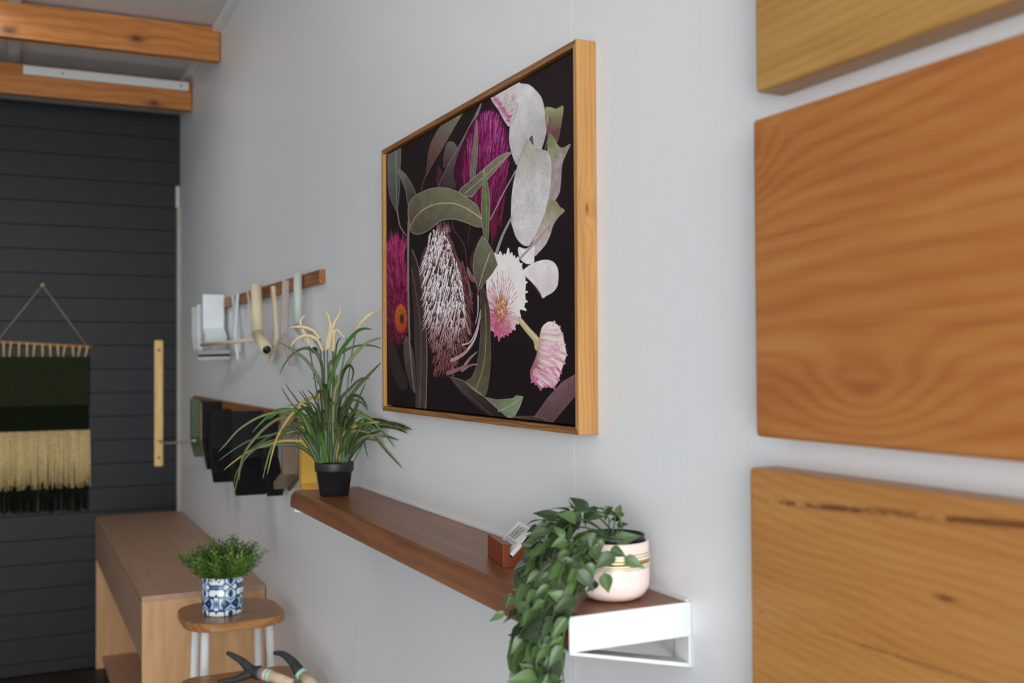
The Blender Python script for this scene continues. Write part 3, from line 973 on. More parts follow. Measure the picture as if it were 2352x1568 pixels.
    stroke(B([(765, 640), (735, 780), (672, 880)]), 1.2, 2.6, (224, 208, 204), 0.8)
    stroke(B([(742, 900), (690, 950), (640, 1010), (530, 1055)]), 2.0, 10.0, (140, 100, 100), 0.95)
    stroke(B([(738, 992), (690, 1000), (630, 1040)]), 3.5, 5.0, (166, 122, 120), 0.9)
    stroke(B([(735, 905), (690, 940), (650, 990)]), 1.0, 2.5, (204, 172, 168), 0.8)
    # leaves along the bottom
    shape(B([(530, 1072), (640, 1108), (760, 1200), (860, 1290), (960, 1368), (986, 1402), (850, 1384), (740, 1300), (620, 1190)]), (74, 62, 58), (42, 30, 32), ((1040, 880), (1100, 960)), smooth=False)
    shape(B([(640, 1110), (720, 1185), (790, 1226), (880, 1246), (1000, 1236), (1016, 1216), (1073, 1222), (1052, 1290), (1020, 1352), (986, 1396), (930, 1350), (850, 1282), (760, 1200)]), (88, 84, 70), (120, 132, 104), ((1090, 900), (1180, 930)), (172, 166, 150), 0.9, smooth=False)
    stroke(B([(890, 1330), (960, 1300), (1045, 1245)]), 2.4, 1.2, (176, 172, 142), 0.9)
    stroke(B([(560, 1085), (650, 1115), (765, 1202), (865, 1292), (980, 1392)]), 1.4, 1.4, (150, 136, 124), 0.85)
    stroke(B([(590, 1130), (720, 1250), (860, 1370)]), 1.0, 1.0, (140, 112, 92), 0.6)
    shape(B([(990, 1372), (1100, 1364), (1200, 1374), (1272, 1430), (1100, 1412)]), (84, 66, 66), (62, 46, 48), ((1190, 955), (1240, 970)), (120, 98, 98), 0.8)
    shape(B([(1150, 1370), (1250, 1230), (1350, 1120), (1453, 1058), (1470, 1190), (1360, 1320), (1270, 1425), (1210, 1380)]), (110, 80, 84), (82, 60, 62), ((1270, 900), (1290, 960)), (150, 118, 124), 0.9, smooth=False)


paint()
IMG = np.clip(IMG, 0, 1)
lin = np.where(IMG <= 0.04045, IMG / 12.92, ((IMG + 0.055) / 1.055) ** 2.4)
PRINT_GAIN = 1.2
lin = np.clip(lin * PRINT_GAIN, 0, 0.92)
sheet_me = bpy.data.meshes.new('print')
nv = NROW * NCOL
pc = np.array([(PX0 + PX1) / 2, PY, (PZ0 + PZ1) / 2])
co = np.stack([GX, np.full_like(GX, PY), GZ], -1).reshape(-1, 3) - pc
idx = np.arange(nv).reshape(NROW, NCOL)
quads = np.stack([idx[1:, :-1], idx[1:, 1:], idx[:-1, 1:], idx[:-1, :-1]], -1).reshape(-1, 4)
sheet_me.vertices.add(nv)
sheet_me.vertices.foreach_set('co', co.astype(np.float32).ravel())
sheet_me.loops.add(quads.size)
sheet_me.loops.foreach_set('vertex_index', quads.astype(np.int32).ravel())
sheet_me.polygons.add(len(quads))
sheet_me.polygons.foreach_set('loop_start', (np.arange(len(quads)) * 4).astype(np.int32))
sheet_me.update(calc_edges=True)
ca = sheet_me.color_attributes.new('print_ink', 'FLOAT_COLOR', 'POINT')
ca.data.foreach_set('color', np.concatenate([lin.reshape(-1, 3), np.ones((nv, 1))], 1).astype(np.float32).ravel())
t = NT('printed_canvas', 0.6, 0.12)
at_ = t.n('ShaderNodeAttribute', attribute_name='print_ink')
t.color(at_.outputs['Color'])
wv = t.noise(t.mapping(t.obj(), (900, 900, 900)), 1.0, 1)
t.bump(wv, 0.08, 0.0004)
link('print', sheet_me, t.m, pic, pc - pw(pic))
M['canvas_edge'] = plain('canvas_edge', sr(30, 22, 24), 0.8, 0.2)
box('stretcher', (PX0, PX1), (PY + 0.0006, -0.0145), (PZ0, PZ1), M['canvas_edge'], pic)

# ================================================================== BUSINESS CARDS IN A WOODEN HOLDER
hp = np.array([-1.536, -0.130, SHZ])
ang = math.atan2(-0.020, 0.103)
hold = empty('card_holder', (hp[0], hp[1], hp[2]), ang)
tag(hold, 'small red brown wooden block holder carrying business cards on the shelf', 'card holder')
M['holder'] = wood('jarrah_block', sr(92, 38, 18), sr(128, 58, 28), sr(150, 76, 40), 'X', 'Z', 160, 0.01, rough=0.38, fine=1.1)
HL = 0.106
# profile (y back from the front face, z up)
pf = [(0, 0), (0.041, 0), (0.041, 0.0385), (0.039, 0.0395), (0.0165, 0.0165), (0.0140, 0.0158), (0.0115, 0.0185), (0.0115, 0.038), (0, 0.038)]
v = [(x, a, b) for x in (-HL, 0.0) for a, b in pf]
n = len(pf)
f = [tuple(range(n)), tuple(range(n, 2 * n))[::-1]] + [(i, n + i, n + (i + 1) % n, (i + 1) % n) for i in range(n)]
ho = link('block', make_mesh('block', v, f), M['holder'], hold)
add_bevel(ho, 0.0007)
M['card'] = plain('white_card_stock', (0.82, 0.81, 0.80, 1), 0.55, 0.3, 0.01)
M['ink'] = plain('black_ink', sr(34, 32, 36), 0.5, 0.3)
sl = math.atan2(0.023, 0.0225)
dirv, nrm = np.array([math.cos(sl), math.sin(sl)]), np.array([-math.sin(sl), math.cos(sl)])
CW, CH, CT, NC = 0.088, 0.054, 0.00044, 15
card_me = make_mesh('business_card', [(sx * CW / 2, sy, sz * CT / 2) for sx in (-1, 1) for sy in (0, CH) for sz in (-0.93, 0.93)], BOXF)
card_me.materials.append(M['card'])
base2 = np.array([0.0165, 0.0165])
ca_, sa_ = math.cos(ang), math.sin(ang)
front_card = None
for i in range(NC):
    o2 = base2 + nrm * (0.0004 + CT * (i + 0.5)) + dirv * (0.0008 + 0.0006 * random.random())
    lx, ly, lz = -CW / 2 - 0.0015 + random.uniform(-0.0006, 0.0006), o2[0], o2[1]
    c = bpy.data.objects.new('business_card', card_me)
    c.location = (hp[0] + lx * ca_ - ly * sa_, hp[1] + lx * sa_ + ly * ca_, hp[2] + lz)
    c.rotation_euler = Matrix.Rotation(ang, 3, 'Z').to_4x4().to_3x3().to_euler() if False else (Matrix.Rotation(ang, 3, 'Z') @ Matrix.Rotation(sl, 3, 'X')).to_euler()
    COL.objects.link(c)
    if i == NC - 1:
        tag(c, 'white business card with a black zigzag logo, front of the stack', 'card', 'cards in the wooden holder')
        front_card = c
    else:
        tag(c, 'plain edge of a white business card stacked behind the printed front card', 'card', 'cards in the wooden holder')


def bar2(pts, w, zc):
    v, f = [], []
    for (a, b) in pts:
        a, b = np.array(a), np.array(b)
        d = (b - a) / np.linalg.norm(b - a)
        nn = np.array([-d[1], d[0]]) * w / 2
        k = len(v)
        for q in (a - nn, a + nn, b + nn, b - nn):
            v.append((q[0], q[1], zc))
        f.append((k, k + 3, k + 2, k + 1))
    return v, f


zt = CT * 0.47 + 0.00012
lg = [((-0.032, 0.0225), (-0.0185, 0.050)), ((-0.0185, 0.050), (-0.0215, 0.023)), ((-0.0215, 0.023), (-0.0045, 0.049)), ((-0.0045, 0.049), (-0.0115, 0.023)),
      ((0.0015, 0.0495), (-0.0055, 0.0225)), ((-0.0055, 0.0225), (0.0125, 0.0495)), ((0.0125, 0.0495), (0.0075, 0.0225)), ((0.0075, 0.0225), (0.026, 0.050))]
v, f = bar2(lg, 0.0023, zt)
link('logo', make_mesh('logo', v, f), M['ink'], front_card)


def text_part(name, body, size, x, y, parent, extr=0.0):
    cu = bpy.data.curves.new(name, 'FONT')
    cu.body = body
    cu.size = size
    cu.align_x = 'CENTER'
    cu.offset = extr
    tmp = bpy.data.objects.new(name, cu)
    COL.objects.link(tmp)
    bpy.context.view_layer.update()
    dg = bpy.context.evaluated_depsgraph_get()
    me = bpy.data.meshes.new_from_object(tmp.evaluated_get(dg))
    bpy.data.objects.remove(tmp)
    me.materials.clear()
    o = link(name, me, M['ink'], parent, (x, y, zt))
    return o


text_part('tagline', 'THINGS OF METAL & WOOD', 0.0049, -0.003, 0.0175, front_card)
text_part('name_line', 'OSTN EDNIE', 0.0086, -0.003, 0.0092, front_card, 0.0002)
text_part('amp_mark', '&', 0.0062, -0.0035, 0.0335, front_card)

# ================================================================== GRASS IN A BLACK POT
GC = np.array([-2.572, -0.112, SHZ])
gdep = float((GC - CAM) @ M3[2])
gr = empty('potted_grass', GC)
tag(gr, 'tall artificial grass with cream plumes in a small black plastic pot', 'potted plant')
M['black_plastic'] = plain('black_plastic', sr(34, 34, 35), 0.45, 0.4, 0.08)
lathe('pot', [(0.034, 0.0), (0.036, 0.001), (0.0445, 0.060), (0.0475, 0.0605), (0.0485, 0.064), (0.0492, 0.081), (0.0485, 0.083), (0.046, 0.083), (0.0435, 0.074), (0.001, 0.074)], M['black_plastic'], gr, GC, 44)
M['soil'] = plain('dark_soil', sr(40, 32, 24), 0.9, 0.1, 0.3, 200)
lathe('soil', [(0.044, 0.074), (0.043, 0.078), (0.001, 0.079)], M['soil'], gr, GC, 24)
for nm, a, b in (('blade_green', sr(38, 54, 26), sr(78, 94, 50)), ('blade_bright', sr(58, 94, 34), sr(82, 122, 54)), ('blade_olive', sr(74, 78, 40), sr(108, 110, 62)),
                 ('blade_yellow', sr(126, 110, 36), sr(160, 140, 64))):
    M[nm] = leaf_mat(nm, a, b)
M['plume'] = plain('cream_plume', sr(204, 184, 146), 0.8, 0.2, 0.12, 120)


def ribbon(name, pts, w, mat, parent, side=None, fold=0.35, taper=0.6):
    P = catmull(pts, 5)
    n = len(P)
    o0 = P[0].copy()
    v, f = [], []
    for i in range(n):
        tt = P[min(i + 1, n - 1)] - P[max(i - 1, 0)]
        tt /= np.linalg.norm(tt) + 1e-9
        view = (P[i] - CAM) if side is None else side
        sd = np.cross(tt, view)
        sd /= np.linalg.norm(sd) + 1e-9
        nn = np.cross(sd, tt)
        u = i / (n - 1)
        ww = w * (0.75 + 0.25 * min(1, u * 4)) * (1 - u ** 2.2) ** taper + w * 0.03
        v += [P[i] - o0 - sd * ww / 2, P[i] - o0 + nn * ww * fold, P[i] - o0 + sd * ww / 2]
    for i in range(n - 1):
        a = 3 * i
        f += [(a, a + 1, a + 4, a + 3), (a + 1, a + 2, a + 5, a + 4)]
    return link(name, make_mesh(name, v, f, True), mat, parent, o0 - pw(parent))


def G(pts, spread=0.0, base_at=0.0):
    """trace of a blade (crop 500,690 x3.336) -> space around the pot, leaving the pot's depth by `spread` metres towards the tip"""
    out = []
    n = len(pts)
    for i, (x, y) in enumerate(pts):
        u = i / (n - 1)
        out.append(at_depth(500 + x / 3.336, 690 + y / 3.336, gdep + base_at * (1 - u) + spread * u ** 1.3))
    return out


traces = [
    ('y', [(810, 1240), (800, 800), (740, 745), (660, 775), (590, 840), (510, 950), (450, 1060), (410, 1200), (380, 1330)], 24),
    ('y', [(760, 1240), (690, 1100), (620, 1075), (500, 1075), (400, 1100), (250, 1150), (130, 1230), (45, 1300)], 20),
    ('o', [(790, 1240), (720, 950), (600, 890), (480, 900), (380, 960), (280, 1060), (200, 1180), (160, 1330), (125, 1490)], 26),
    ('l', [(810, 1240), (740, 960), (650, 870), (560, 835), (460, 840), (380, 890), (310, 960), (265, 1010)], 26),
    ('o', [(780, 1240), (670, 960), (560, 862), (430, 860), (300, 900), (160, 990), (70, 1090), (5, 1160)], 22),
    ('g', [(780, 1240), (660, 1010), (540, 990), (440, 1020), (250, 1070), (110, 1150), (5, 1230)], 20),
    ('g', [(775, 1240), (640, 1020), (500, 1000), (380, 1050), (250, 1150), (180, 1270), (165, 1380)], 22),
    ('g', [(775, 1240), (660, 1040), (560, 1010), (460, 1060), (340, 1100), (220, 1200), (140, 1330), (125, 1440)], 20),
    ('o', [(780, 1240), (690, 1040), (600, 1000), (480, 1040), (410, 1130), (365, 1280), (345, 1370)], 18),
    ('g', [(770, 1240), (670, 1130), (600, 1040)], 10),
    ('g', [(840, 1240), (800, 700), (740, 540), (660, 440), (560, 370), (455, 310)], 26),
    ('g', [(840, 1240), (810, 600), (770, 420), (700, 370), (640, 372), (570, 415), (510, 490), (475, 570)], 24),
    ('l', [(860, 1240), (850, 700), (880, 560), (940, 400), (1000, 310), (1070, 235), (1130, 215), (1185, 222)], 34),
    ('o', [(880, 1240), (890, 750), (930, 620), (1000, 480), (1090, 370), (1170, 310), (1255, 285)], 30),
    ('g', [(865, 1240), (850, 560), (900, 450), (980, 380), (1080, 345), (1180, 345), (1255, 370)], 24),
    ('o', [(900, 1240), (950, 860), (1050, 690), (1150, 580), (1255, 472)], 34),
    ('g', [(890, 1240), (930, 800), (1010, 680), (1100, 600), (1165, 600)], 26),
    ('g', [(880, 1240), (920, 700), (960, 480), (990, 265)], 18),
    ('g', [(880, 1240), (890, 650), (910, 350), (950, 280)], 16),
    ('g', [(820, 1240), (740, 940), (620, 780), (510, 630)], 18),
    ('o', [(820, 1240), (700, 950), (560, 780), (485, 660)], 16),
    ('g', [(830, 1240), (720, 850), (615, 680)], 12), ('g', [(830, 1240), (730, 850), (640, 675)], 12), ('g', [(840, 1240), (760, 800), (685, 680)], 14),
    ('g', [(810, 1240), (690, 840), (520, 805)], 10),
    ('l', [(900, 1240), (930, 940), (1000, 875), (1080, 875), (1170, 910), (1260, 1000), (1360, 1130)], 26),
    ('o', [(890, 1240), (920, 980), (1000, 930), (1100, 960), (1200, 1040), (1290, 1150), (1415, 1285)], 28),
    ('y', [(900, 1240), (930, 1090), (980, 1005), (1060, 960), (1170, 935), (1260, 935), (1360, 970), (1460, 992)], 26),
    ('g', [(980, 1240), (1040, 1100), (1080, 980), (1110, 1010), (1125, 1100), (1155, 1215)], 22),
    ('l', [(960, 1240), (1010, 1050), (1075, 980), (1110, 1000), (1115, 1060), (1080, 1160), (1030, 1250)], 26),
    ('g', [(980, 1240), (1070, 1120), (1190, 965)], 14), ('g', [(950, 1240), (1010, 980), (1060, 800), (1140, 620)], 20),
    ('g', [(850, 1240), (860, 900), (820, 700), (720, 580)], 20), ('o', [(950, 1240), (1000, 1000), (1050, 860), (1085, 770)], 24),
    ('g', [(880, 1240), (940, 650), (1000, 500), (1040, 540), (1020, 640)], 20),
    ('o', [(860, 1240), (860, 1000), (890, 700), (920, 560)], 34), ('l', [(850, 1240), (840, 900), (860, 640), (900, 470)], 30),
    ('g', [(850, 1240), (830, 900), (840, 650)], 30), ('g', [(800, 1240), (740, 1080), (690, 1000)], 40), ('g', [(930, 1240), (950, 1100), (900, 900)], 40),
]
kinds = {'g': 'blade_green', 'l': 'blade_bright', 'o': 'blade_olive', 'y': 'blade_yellow'}
for k, pts, w in traces:
    ribbon('blade', G(pts, random.uniform(-0.10, 0.03), random.uniform(-0.025, 0.025)), w * gdep / (3.336 * F_PX), M[kinds[k]], gr)
for i in range(80):
    bx = random.uniform(760, 990)
    lean = (bx - 870) / 110 + random.uniform(-0.8, 0.8)
    h = random.uniform(220, 640) * (1 - 0.25 * abs(lean))
    curl = random.random() < 0.35
    p = [(bx, 1245), (bx + lean * 40, 1245 - h * 0.45), (bx + lean * 95, 1245 - h * 0.85), (bx + lean * 150, 1245 - h)]
    if curl:
        p += [(bx + lean * 210 + 30 * lean, 1245 - h * 0.97), (bx + lean * 270 + 40 * lean, 1245 - h * 0.82)]
    ribbon('blade', G(p, random.uniform(-0.10, 0.05), random.uniform(-0.03, 0.03)), random.uniform(14, 34) * gdep / (3.336 * F_PX),
           M[random.choice(['blade_green'] * 5 + ['blade_olive', 'blade_bright'])], gr)
stalks = [[(835, 1240), (815, 380)], [(850, 1240), (840, 375)], [(880, 1240), (880, 240)], [(850, 1240), (760, 700), (700, 342)], [(895, 1240), (885, 388)], [(930, 1240), (1000, 600), (1058, 238)], [(840, 1240), (800, 600), (782, 292)]]
plumes = [[(805, 388), (770, 310), (720, 275), (660, 270), (600, 300), (560, 348)], [(835, 378), (845, 300), (865, 200), (850, 120), (820, 78)],
          [(852, 372), (872, 240), (900, 160), (940, 90), (928, 38)], [(702, 344), (690, 290), (650, 220), (635, 160), (672, 108)],
          [(886, 388), (890, 300), (897, 232), (930, 236), (970, 288)], [(1058, 238), (1100, 170), (1160, 110), (1252, 70)], [(782, 292), (740, 235), (680, 208), (620, 200), (555, 205)]]
for s_ in stalks:
    pts = catmull(G(s_ if len(s_) > 2 else [s_[0], ((s_[0][0] + s_[1][0]) / 2, (s_[0][1] + s_[1][1]) / 2), s_[1]], 0.0), 5)
    tube('stalk', pts, 0.0016, M['blade_green'], gr, 6)
for p_ in plumes:
    pts = catmull(G(p_, random.uniform(-0.02, 0.0)), 8)
    n = len(pts)
    rad = [0.0016 + 0.0031 * math.sin(min(1.0, 0.12 + 1.0 * i / (n - 1) * 0.95) * math.pi) ** 0.6 * (1 + 0.22 * math.sin(i * 2.3)) for i in range(n)]
    tube('plume', pts, rad, M['plume'], gr, 8)

# ================================================================== TRAILING PLANT IN A PINK POT
VC = np.array([-1.276, -0.080, SHZ])
vn = empty('trailing_plant', VC)
tag(vn, 'trailing green leafy plant spilling over the shelf from a pale pink pot', 'potted plant')
M['pink_glaze'] = plain('pale_pink_glaze', sr(240, 216, 206), 0.12, 0.5, 0.01)
M['gold'] = plain('brushed_gold_band', sr(206, 160, 92), 0.22, 0.5, 0.03, metal=1.0)
M['ivory'] = plain('ivory_line', sr(236, 230, 206), 0.25, 0.5, 0.02)
M['liner'] = plain('black_liner_and_hollow_shade', sr(22, 22, 26), 0.35, 0.5, 0.05)
PR = 0.0515
prof = [(0.026, 0.0)] + [(0.026 + (PR - 0.026) * math.sin(a), 0.026 * (1 - math.cos(a))) for a in np.linspace(0.12, math.pi / 2, 9)] + [(PR, 0.040), (PR, 0.060), (PR - 0.0008, 0.080), (PR - 0.002, 0.0825), (PR - 0.0045, 0.0822), (PR - 0.0055, 0.078), (PR - 0.006, 0.05), (0.001, 0.05)]
pp = lathe('pot', prof, M['pink_glaze'], vn, VC, 64)


def band(name, z0, z1, mat, out=0.0007):
    lathe(name, [(PR - 0.002, z0), (PR + out, z0), (PR + out, z1), (PR - 0.002, z1)], mat, pp, VC, 64)


for z0_, z1_, m_ in ((0.0668, 0.0675, 'gold'), (0.0646, 0.0668, 'ivory'), (0.0628, 0.0634, 'gold'), (0.0606, 0.0628, 'ivory'), (0.0592, 0.0604, 'ivory'), (0.0535, 0.0590, 'gold'),
                     (0.0512, 0.0533, 'ivory'), (0.0500, 0.0506, 'gold'), (0.0478, 0.0500, 'ivory'), (0.0472, 0.0478, 'gold')):
    band('gold_band' if m_ == 'gold' else 'painted_line', z0_, z1_, M[m_])
lathe('liner', [(0.040, 0.052), (0.0445, 0.086), (0.0455, 0.0895), (0.0440, 0.0895), (0.040, 0.074), (0.001, 0.073)], M['liner'], vn, VC, 48)
M['vine_leaf'] = leaf_mat('vine_leaf_green', sr(26, 40, 20), sr(84, 110, 58), 0.38)
M['vine_stem'] = plain('vine_stem', sr(72, 100, 56), 0.5, 0.3)


def leaf_mesh(name, wr, curl, cup):
    ts = np.linspace(0, 1, 8)
    v, f = [], []
    for t_ in ts:
        w = wr * 1.18 * max(0.0, math.sin(math.pi * t_ ** 0.66)) ** 1.05 * (1 - 0.30 * t_) + 0.004
        if t_ == 1:
            w = 0.002
        zc = -curl * t_ ** 2
        for s in (-1, -0.5, 0, 0.5, 1):
            v.append((t_, s * w, zc + cup * abs(s) * w + (0.06 * wr if abs(s) == 0.5 else 0)))
    for i in range(len(ts) - 1):
        for k in range(4):
            a = 5 * i + k
            f.append((a, a + 5, a + 6, a + 1))
    return make_mesh(name, v, f, True)


leaf_kinds = [leaf_mesh('vine_leaf', 0.27, 0.16, 0.28), leaf_mesh('vine_leaf', 0.30, 0.05, 0.45), leaf_mesh('vine_leaf', 0.24, 0.30, 0.2)]
for lm in leaf_kinds:
    lm.materials.append(M['vine_leaf'])


def put_leaf(a, b, facing, kind=None, wscale=1.0):
    a, b = np.asarray(a, float), np.asarray(b, float)
    d = b - a
    L = np.linalg.norm(d)
    x = d / L
    zf = np.asarray(facing, float)
    zf = zf - x * zf.dot(x)
    nz = np.linalg.norm(zf)
    if nz < 1e-4:
        zf = np.cross(x, (0.3, 0.5, 0.8))
        nz = np.linalg.norm(zf)
    zf /= nz
    y = np.cross(zf, x)
    o = bpy.data.objects.new('leaf', random.choice(leaf_kinds) if kind is None else leaf_kinds[kind])
    rel = a - VC
    o.matrix_local = Matrix(((x[0] * L, y[0] * L * wscale * 0.95, zf[0] * L, rel[0]), (x[1] * L, y[1] * L * wscale * 0.95, zf[1] * L, rel[1]), (x[2] * L, y[2] * L * wscale * 0.95, zf[2] * L, rel[2]), (0, 0, 0, 1)))
    o.parent = vn
    COL.objects.link(o)


def clampv(p, lo=0.0):
    """keep foliage off the wall and off the shelf board"""
    p = np.array(p, float)
    p[1] = min(p[1], -0.004)
    if p[1] > SHY - 0.006 and p[2] < SHZ + 0.005 + lo and p[0] < SHX1 + 0.01:
        p[2] = SHZ + 0.005 + lo
    return p


def C1(x, y):
    return 1120 + x / 6.03, 1140 + y / 6.03


def C2(x, y):
    return 1100 + x / 7.54, 1360 + y / 7.54


vdep = float((VC - CAM) @ M3[2])
YF = SHY - 0.018
# stems: traced paths with the distance from the wall at each point
stems = [
    [(1420, 1232, -.080), (1395, 1185, -.085), (1330, 1172, -.10), (1262, 1195, -.13), (1236, 1260, -.16), (1222, 1330, YF), (1212, 1430, YF - .01), (1205, 1600, YF - .01)],
    [(1410, 1232, -.085), (1360, 1178, -.09), (1290, 1190, -.13), (1250, 1250, -.17), (1238, 1340, YF), (1228, 1450, YF - .004), (1222, 1620, YF)],
    [(1400, 1235, -.085), (1350, 1195, -.10), (1295, 1215, -.15), (1268, 1290, -.19), (1255, 1380, YF - .005), (1248, 1470, YF - .005), (1240, 1600, YF)],
    [(1405, 1238, -.085), (1362, 1215, -.11), (1318, 1250, -.16), (1288, 1320, YF), (1272, 1410, YF - .01), (1262, 1500, YF - .01), (1258, 1610, YF - .01)],
    [(1400, 1240, -.09), (1370, 1235, -.12), (1335, 1280, -.17), (1316, 1350, YF), (1300, 1430, YF), (1291, 1490, YF), (1295, 1580, YF)],
    [(1395, 1235, -.09), (1330, 1190, -.09), (1250, 1195, -.10), (1228, 1235, -.12), (1195, 1290, -.15), (1200, 1345, -.19), (1190, 1390, YF), (1200, 1470, YF), (1198, 1590, YF)],
    [(1425, 1230, -.075), (1412, 1180, -.075), (1370, 1166, -.075), (1345, 1168, -.075)],
    [(1415, 1232, -.08), (1424, 1190, -.08), (1400, 1172, -.075)],
    [(1430, 1228, -.075), (1424, 1196, -.07), (1410, 1180, -.065)],
    [(1385, 1240, -.09), (1340, 1210, -.11), (1275, 1235, -.14), (1245, 1300, -.175), (1222, 1370, YF), (1215, 1480, YF - .012), (1210, 1600, YF - .012)],
    [(1405, 1240, -.095), (1375, 1238, -.135), (1350, 1275, -.15), (1335, 1320, -.165), (1322, 1372, YF), (1300, 1440, YF)],
    [(1400, 1240, -.09), (1345, 1225, -.13), (1290, 1280, -.18), (1262, 1345, YF - .01), (1240, 1430, YF - .015), (1232, 1540, YF - .015)],
]
stem_pts = []
for s_ in stems:
    P = np.array([clampv(onY(x, y, Y)) for x, y, Y in s_])
    P[0] = np.array([VC[0] + random.uniform(-.02, .02), VC[1] + random.uniform(-.02, .02), SHZ + 0.078])
    P = catmull(P, 7)
    P = np.array([clampv(p) for p in P])
    stem_pts.append(P)
    tube('stem', P, 0.0013, M['vine_stem'], vn, 6)


def tow(p):
    d = CAM - np.asarray(p)
    return d / np.linalg.norm(d)


# leaves that can be picked out in the photograph
picked = [C1(980, 300) + C1(900, 200) + (-.12, 1.0), C1(1080, 385) + C1(800, 365) + (-.125, .8), C1(1080, 440) + C1(785, 490) + (-.13, .8), C1(800, 510) + C1(785, 330) + (-.12, .8),
          C1(780, 530) + C1(540, 612) + (-.13, .6), C1(750, 765) + C1(475, 655) + (-.135, 1.05), C1(800, 760) + C1(730, 590) + (-.13, .8), C1(755, 800) + C1(610, 890) + (-.15, .9),
          C1(580, 905) + C1(350, 1015) + (-.17, .75), C1(1330, 265) + C1(1590, 262) + (-.085, .9), C1(1520, 165) + C1(1385, 185) + (-.08, .7), C1(1580, 180) + C1(1790, 252) + (-.08, .6),
          C1(1790, 400) + C1(1930, 375) + (-.075, .8), C1(1740, 610) + C1(2070, 530) + (-.10, .95), C1(1620, 650) + C1(1745, 555) + (-.105, 1.0), C1(1180, 730) + C1(1010, 580) + (-.15, 1.0),
          C1(1260, 740) + C1(1450, 600) + (-.13, 1.0), C1(1290, 800) + C1(1410, 695) + (-.145, .9), C1(1080, 960) + C1(960, 790) + (-.165, 1.0), C1(1760, 790) + C1(1510, 965) + (-.138, 1.1),
          C1(1890, 850) + C1(2145, 962) + (-.135, 1.05), C1(1700, 720) + C1(1905, 825) + (-.138, .95), C1(1510, 950) + C1(1265, 1115) + (-.155, 1.05), C1(1610, 1050) + C1(1672, 1322) + (-.14, .95),
          C1(1250, 1110) + C1(1342, 1300) + (-.16, 1.0), C1(1110, 1030) + C1(1130, 1300) + (-.18, .8), C1(1100, 1385) + C1(835, 1290) + (YF, 1.0), C1(640, 1130) + C1(490, 1290) + (-.18, .9),
          C1(520, 1370) + C1(370, 1285) + (YF, .9), C1(330, 1350) + C1(250, 1545) + (YF, .9), C1(1000, 700) + C1(820, 800) + (-.15, .9), C1(1010, 560) + C1(960, 640) + (-.12, 1.2),
          C1(1500, 620) + C1(1600, 780) + (-.12, 1.0), C1(1400, 820) + C1(1330, 1000) + (-.16, .9), C1(1200, 880) + C1(880, 1040) + (-.18, .8),
          C2(570, 20) + C2(450, 270) + (YF, .95), C2(900, 350) + C2(600, 135) + (YF - .012, 1.05), C2(450, 335) + C2(185, 498) + (YF - .01, .7), C2(620, 290) + C2(530, 465) + (YF, .8),
          C2(890, 385) + C2(690, 605) + (YF - .01, 1.0), C2(790, 740) + C2(565, 1045) + (YF - .01, 1.0), C2(760, 760) + C2(520, 735) + (YF, .9), C2(790, 940) + C2(720, 1310) + (YF - .008, .5),
          C2(830, 920) + C2(930, 1195) + (YF - .005, .6), C2(1020, 1450) + C2(775, 1255) + (YF - .008, 1.1), C2(1010, 1490) + C2(515, 1535) + (YF - .012, .85), C2(1520, 115) + C2(1215, 10) + (YF - .01, 1.0),
          C2(1550, 140) + C2(1380, 325) + (YF - .008, .8), C2(1520, 430) + C2(1280, 765) + (YF - .012, .75), C2(1170, 670) + C2(1050, 950) + (YF - .01, .8), C2(1250, 400) + C2(1170, 610) + (YF - .006, .9),
          C2(1100, 760) + C2(840, 800) + (YF - .006, 1.1), C2(1280, 1050) + C2(1150, 1230) + (YF - .006, .9), C2(1300, 1420) + C2(1120, 1560) + (YF - .006, 1.0), C2(1180, 1350) + C2(1330, 1500) + (YF - .006, 1.0)]
for (ax, ay, bx, by, Y, wsc) in picked:
    a = clampv(onY(ax, ay, Y))
    b = clampv(at_depth(bx, by, float((a - CAM) @ M3[2]) + random.uniform(-0.014, 0.006)))
    put_leaf(a, b + (b - a) * 0.08, tow(a) + np.array((0.15, 0, 0.5)) * random.uniform(0, 0.6), None, wsc * 1.12)
# loose leaves lying over the left side of the pot
for k in range(26):
    px_, py_ = random.uniform(1292, 1385), random.uniform(1226, 1345)
    a = clampv(onY(px_, py_, -0.138 - 0.0004 * max(0, 1385 - px_)))
    an_ = random.uniform(1.4, 4.2)
    L_ = random.uniform(30, 50)
    b = clampv(at_depth(px_ + math.cos(an_) * L_, py_ + math.sin(an_) * L_ * 0.8, float((a - CAM) @ M3[2]) + random.uniform(-0.014, 0.004)))
    put_leaf(a, b, tow(a) + RNG.normal(0, 0.35, 3), None, random.uniform(0.85, 1.1))
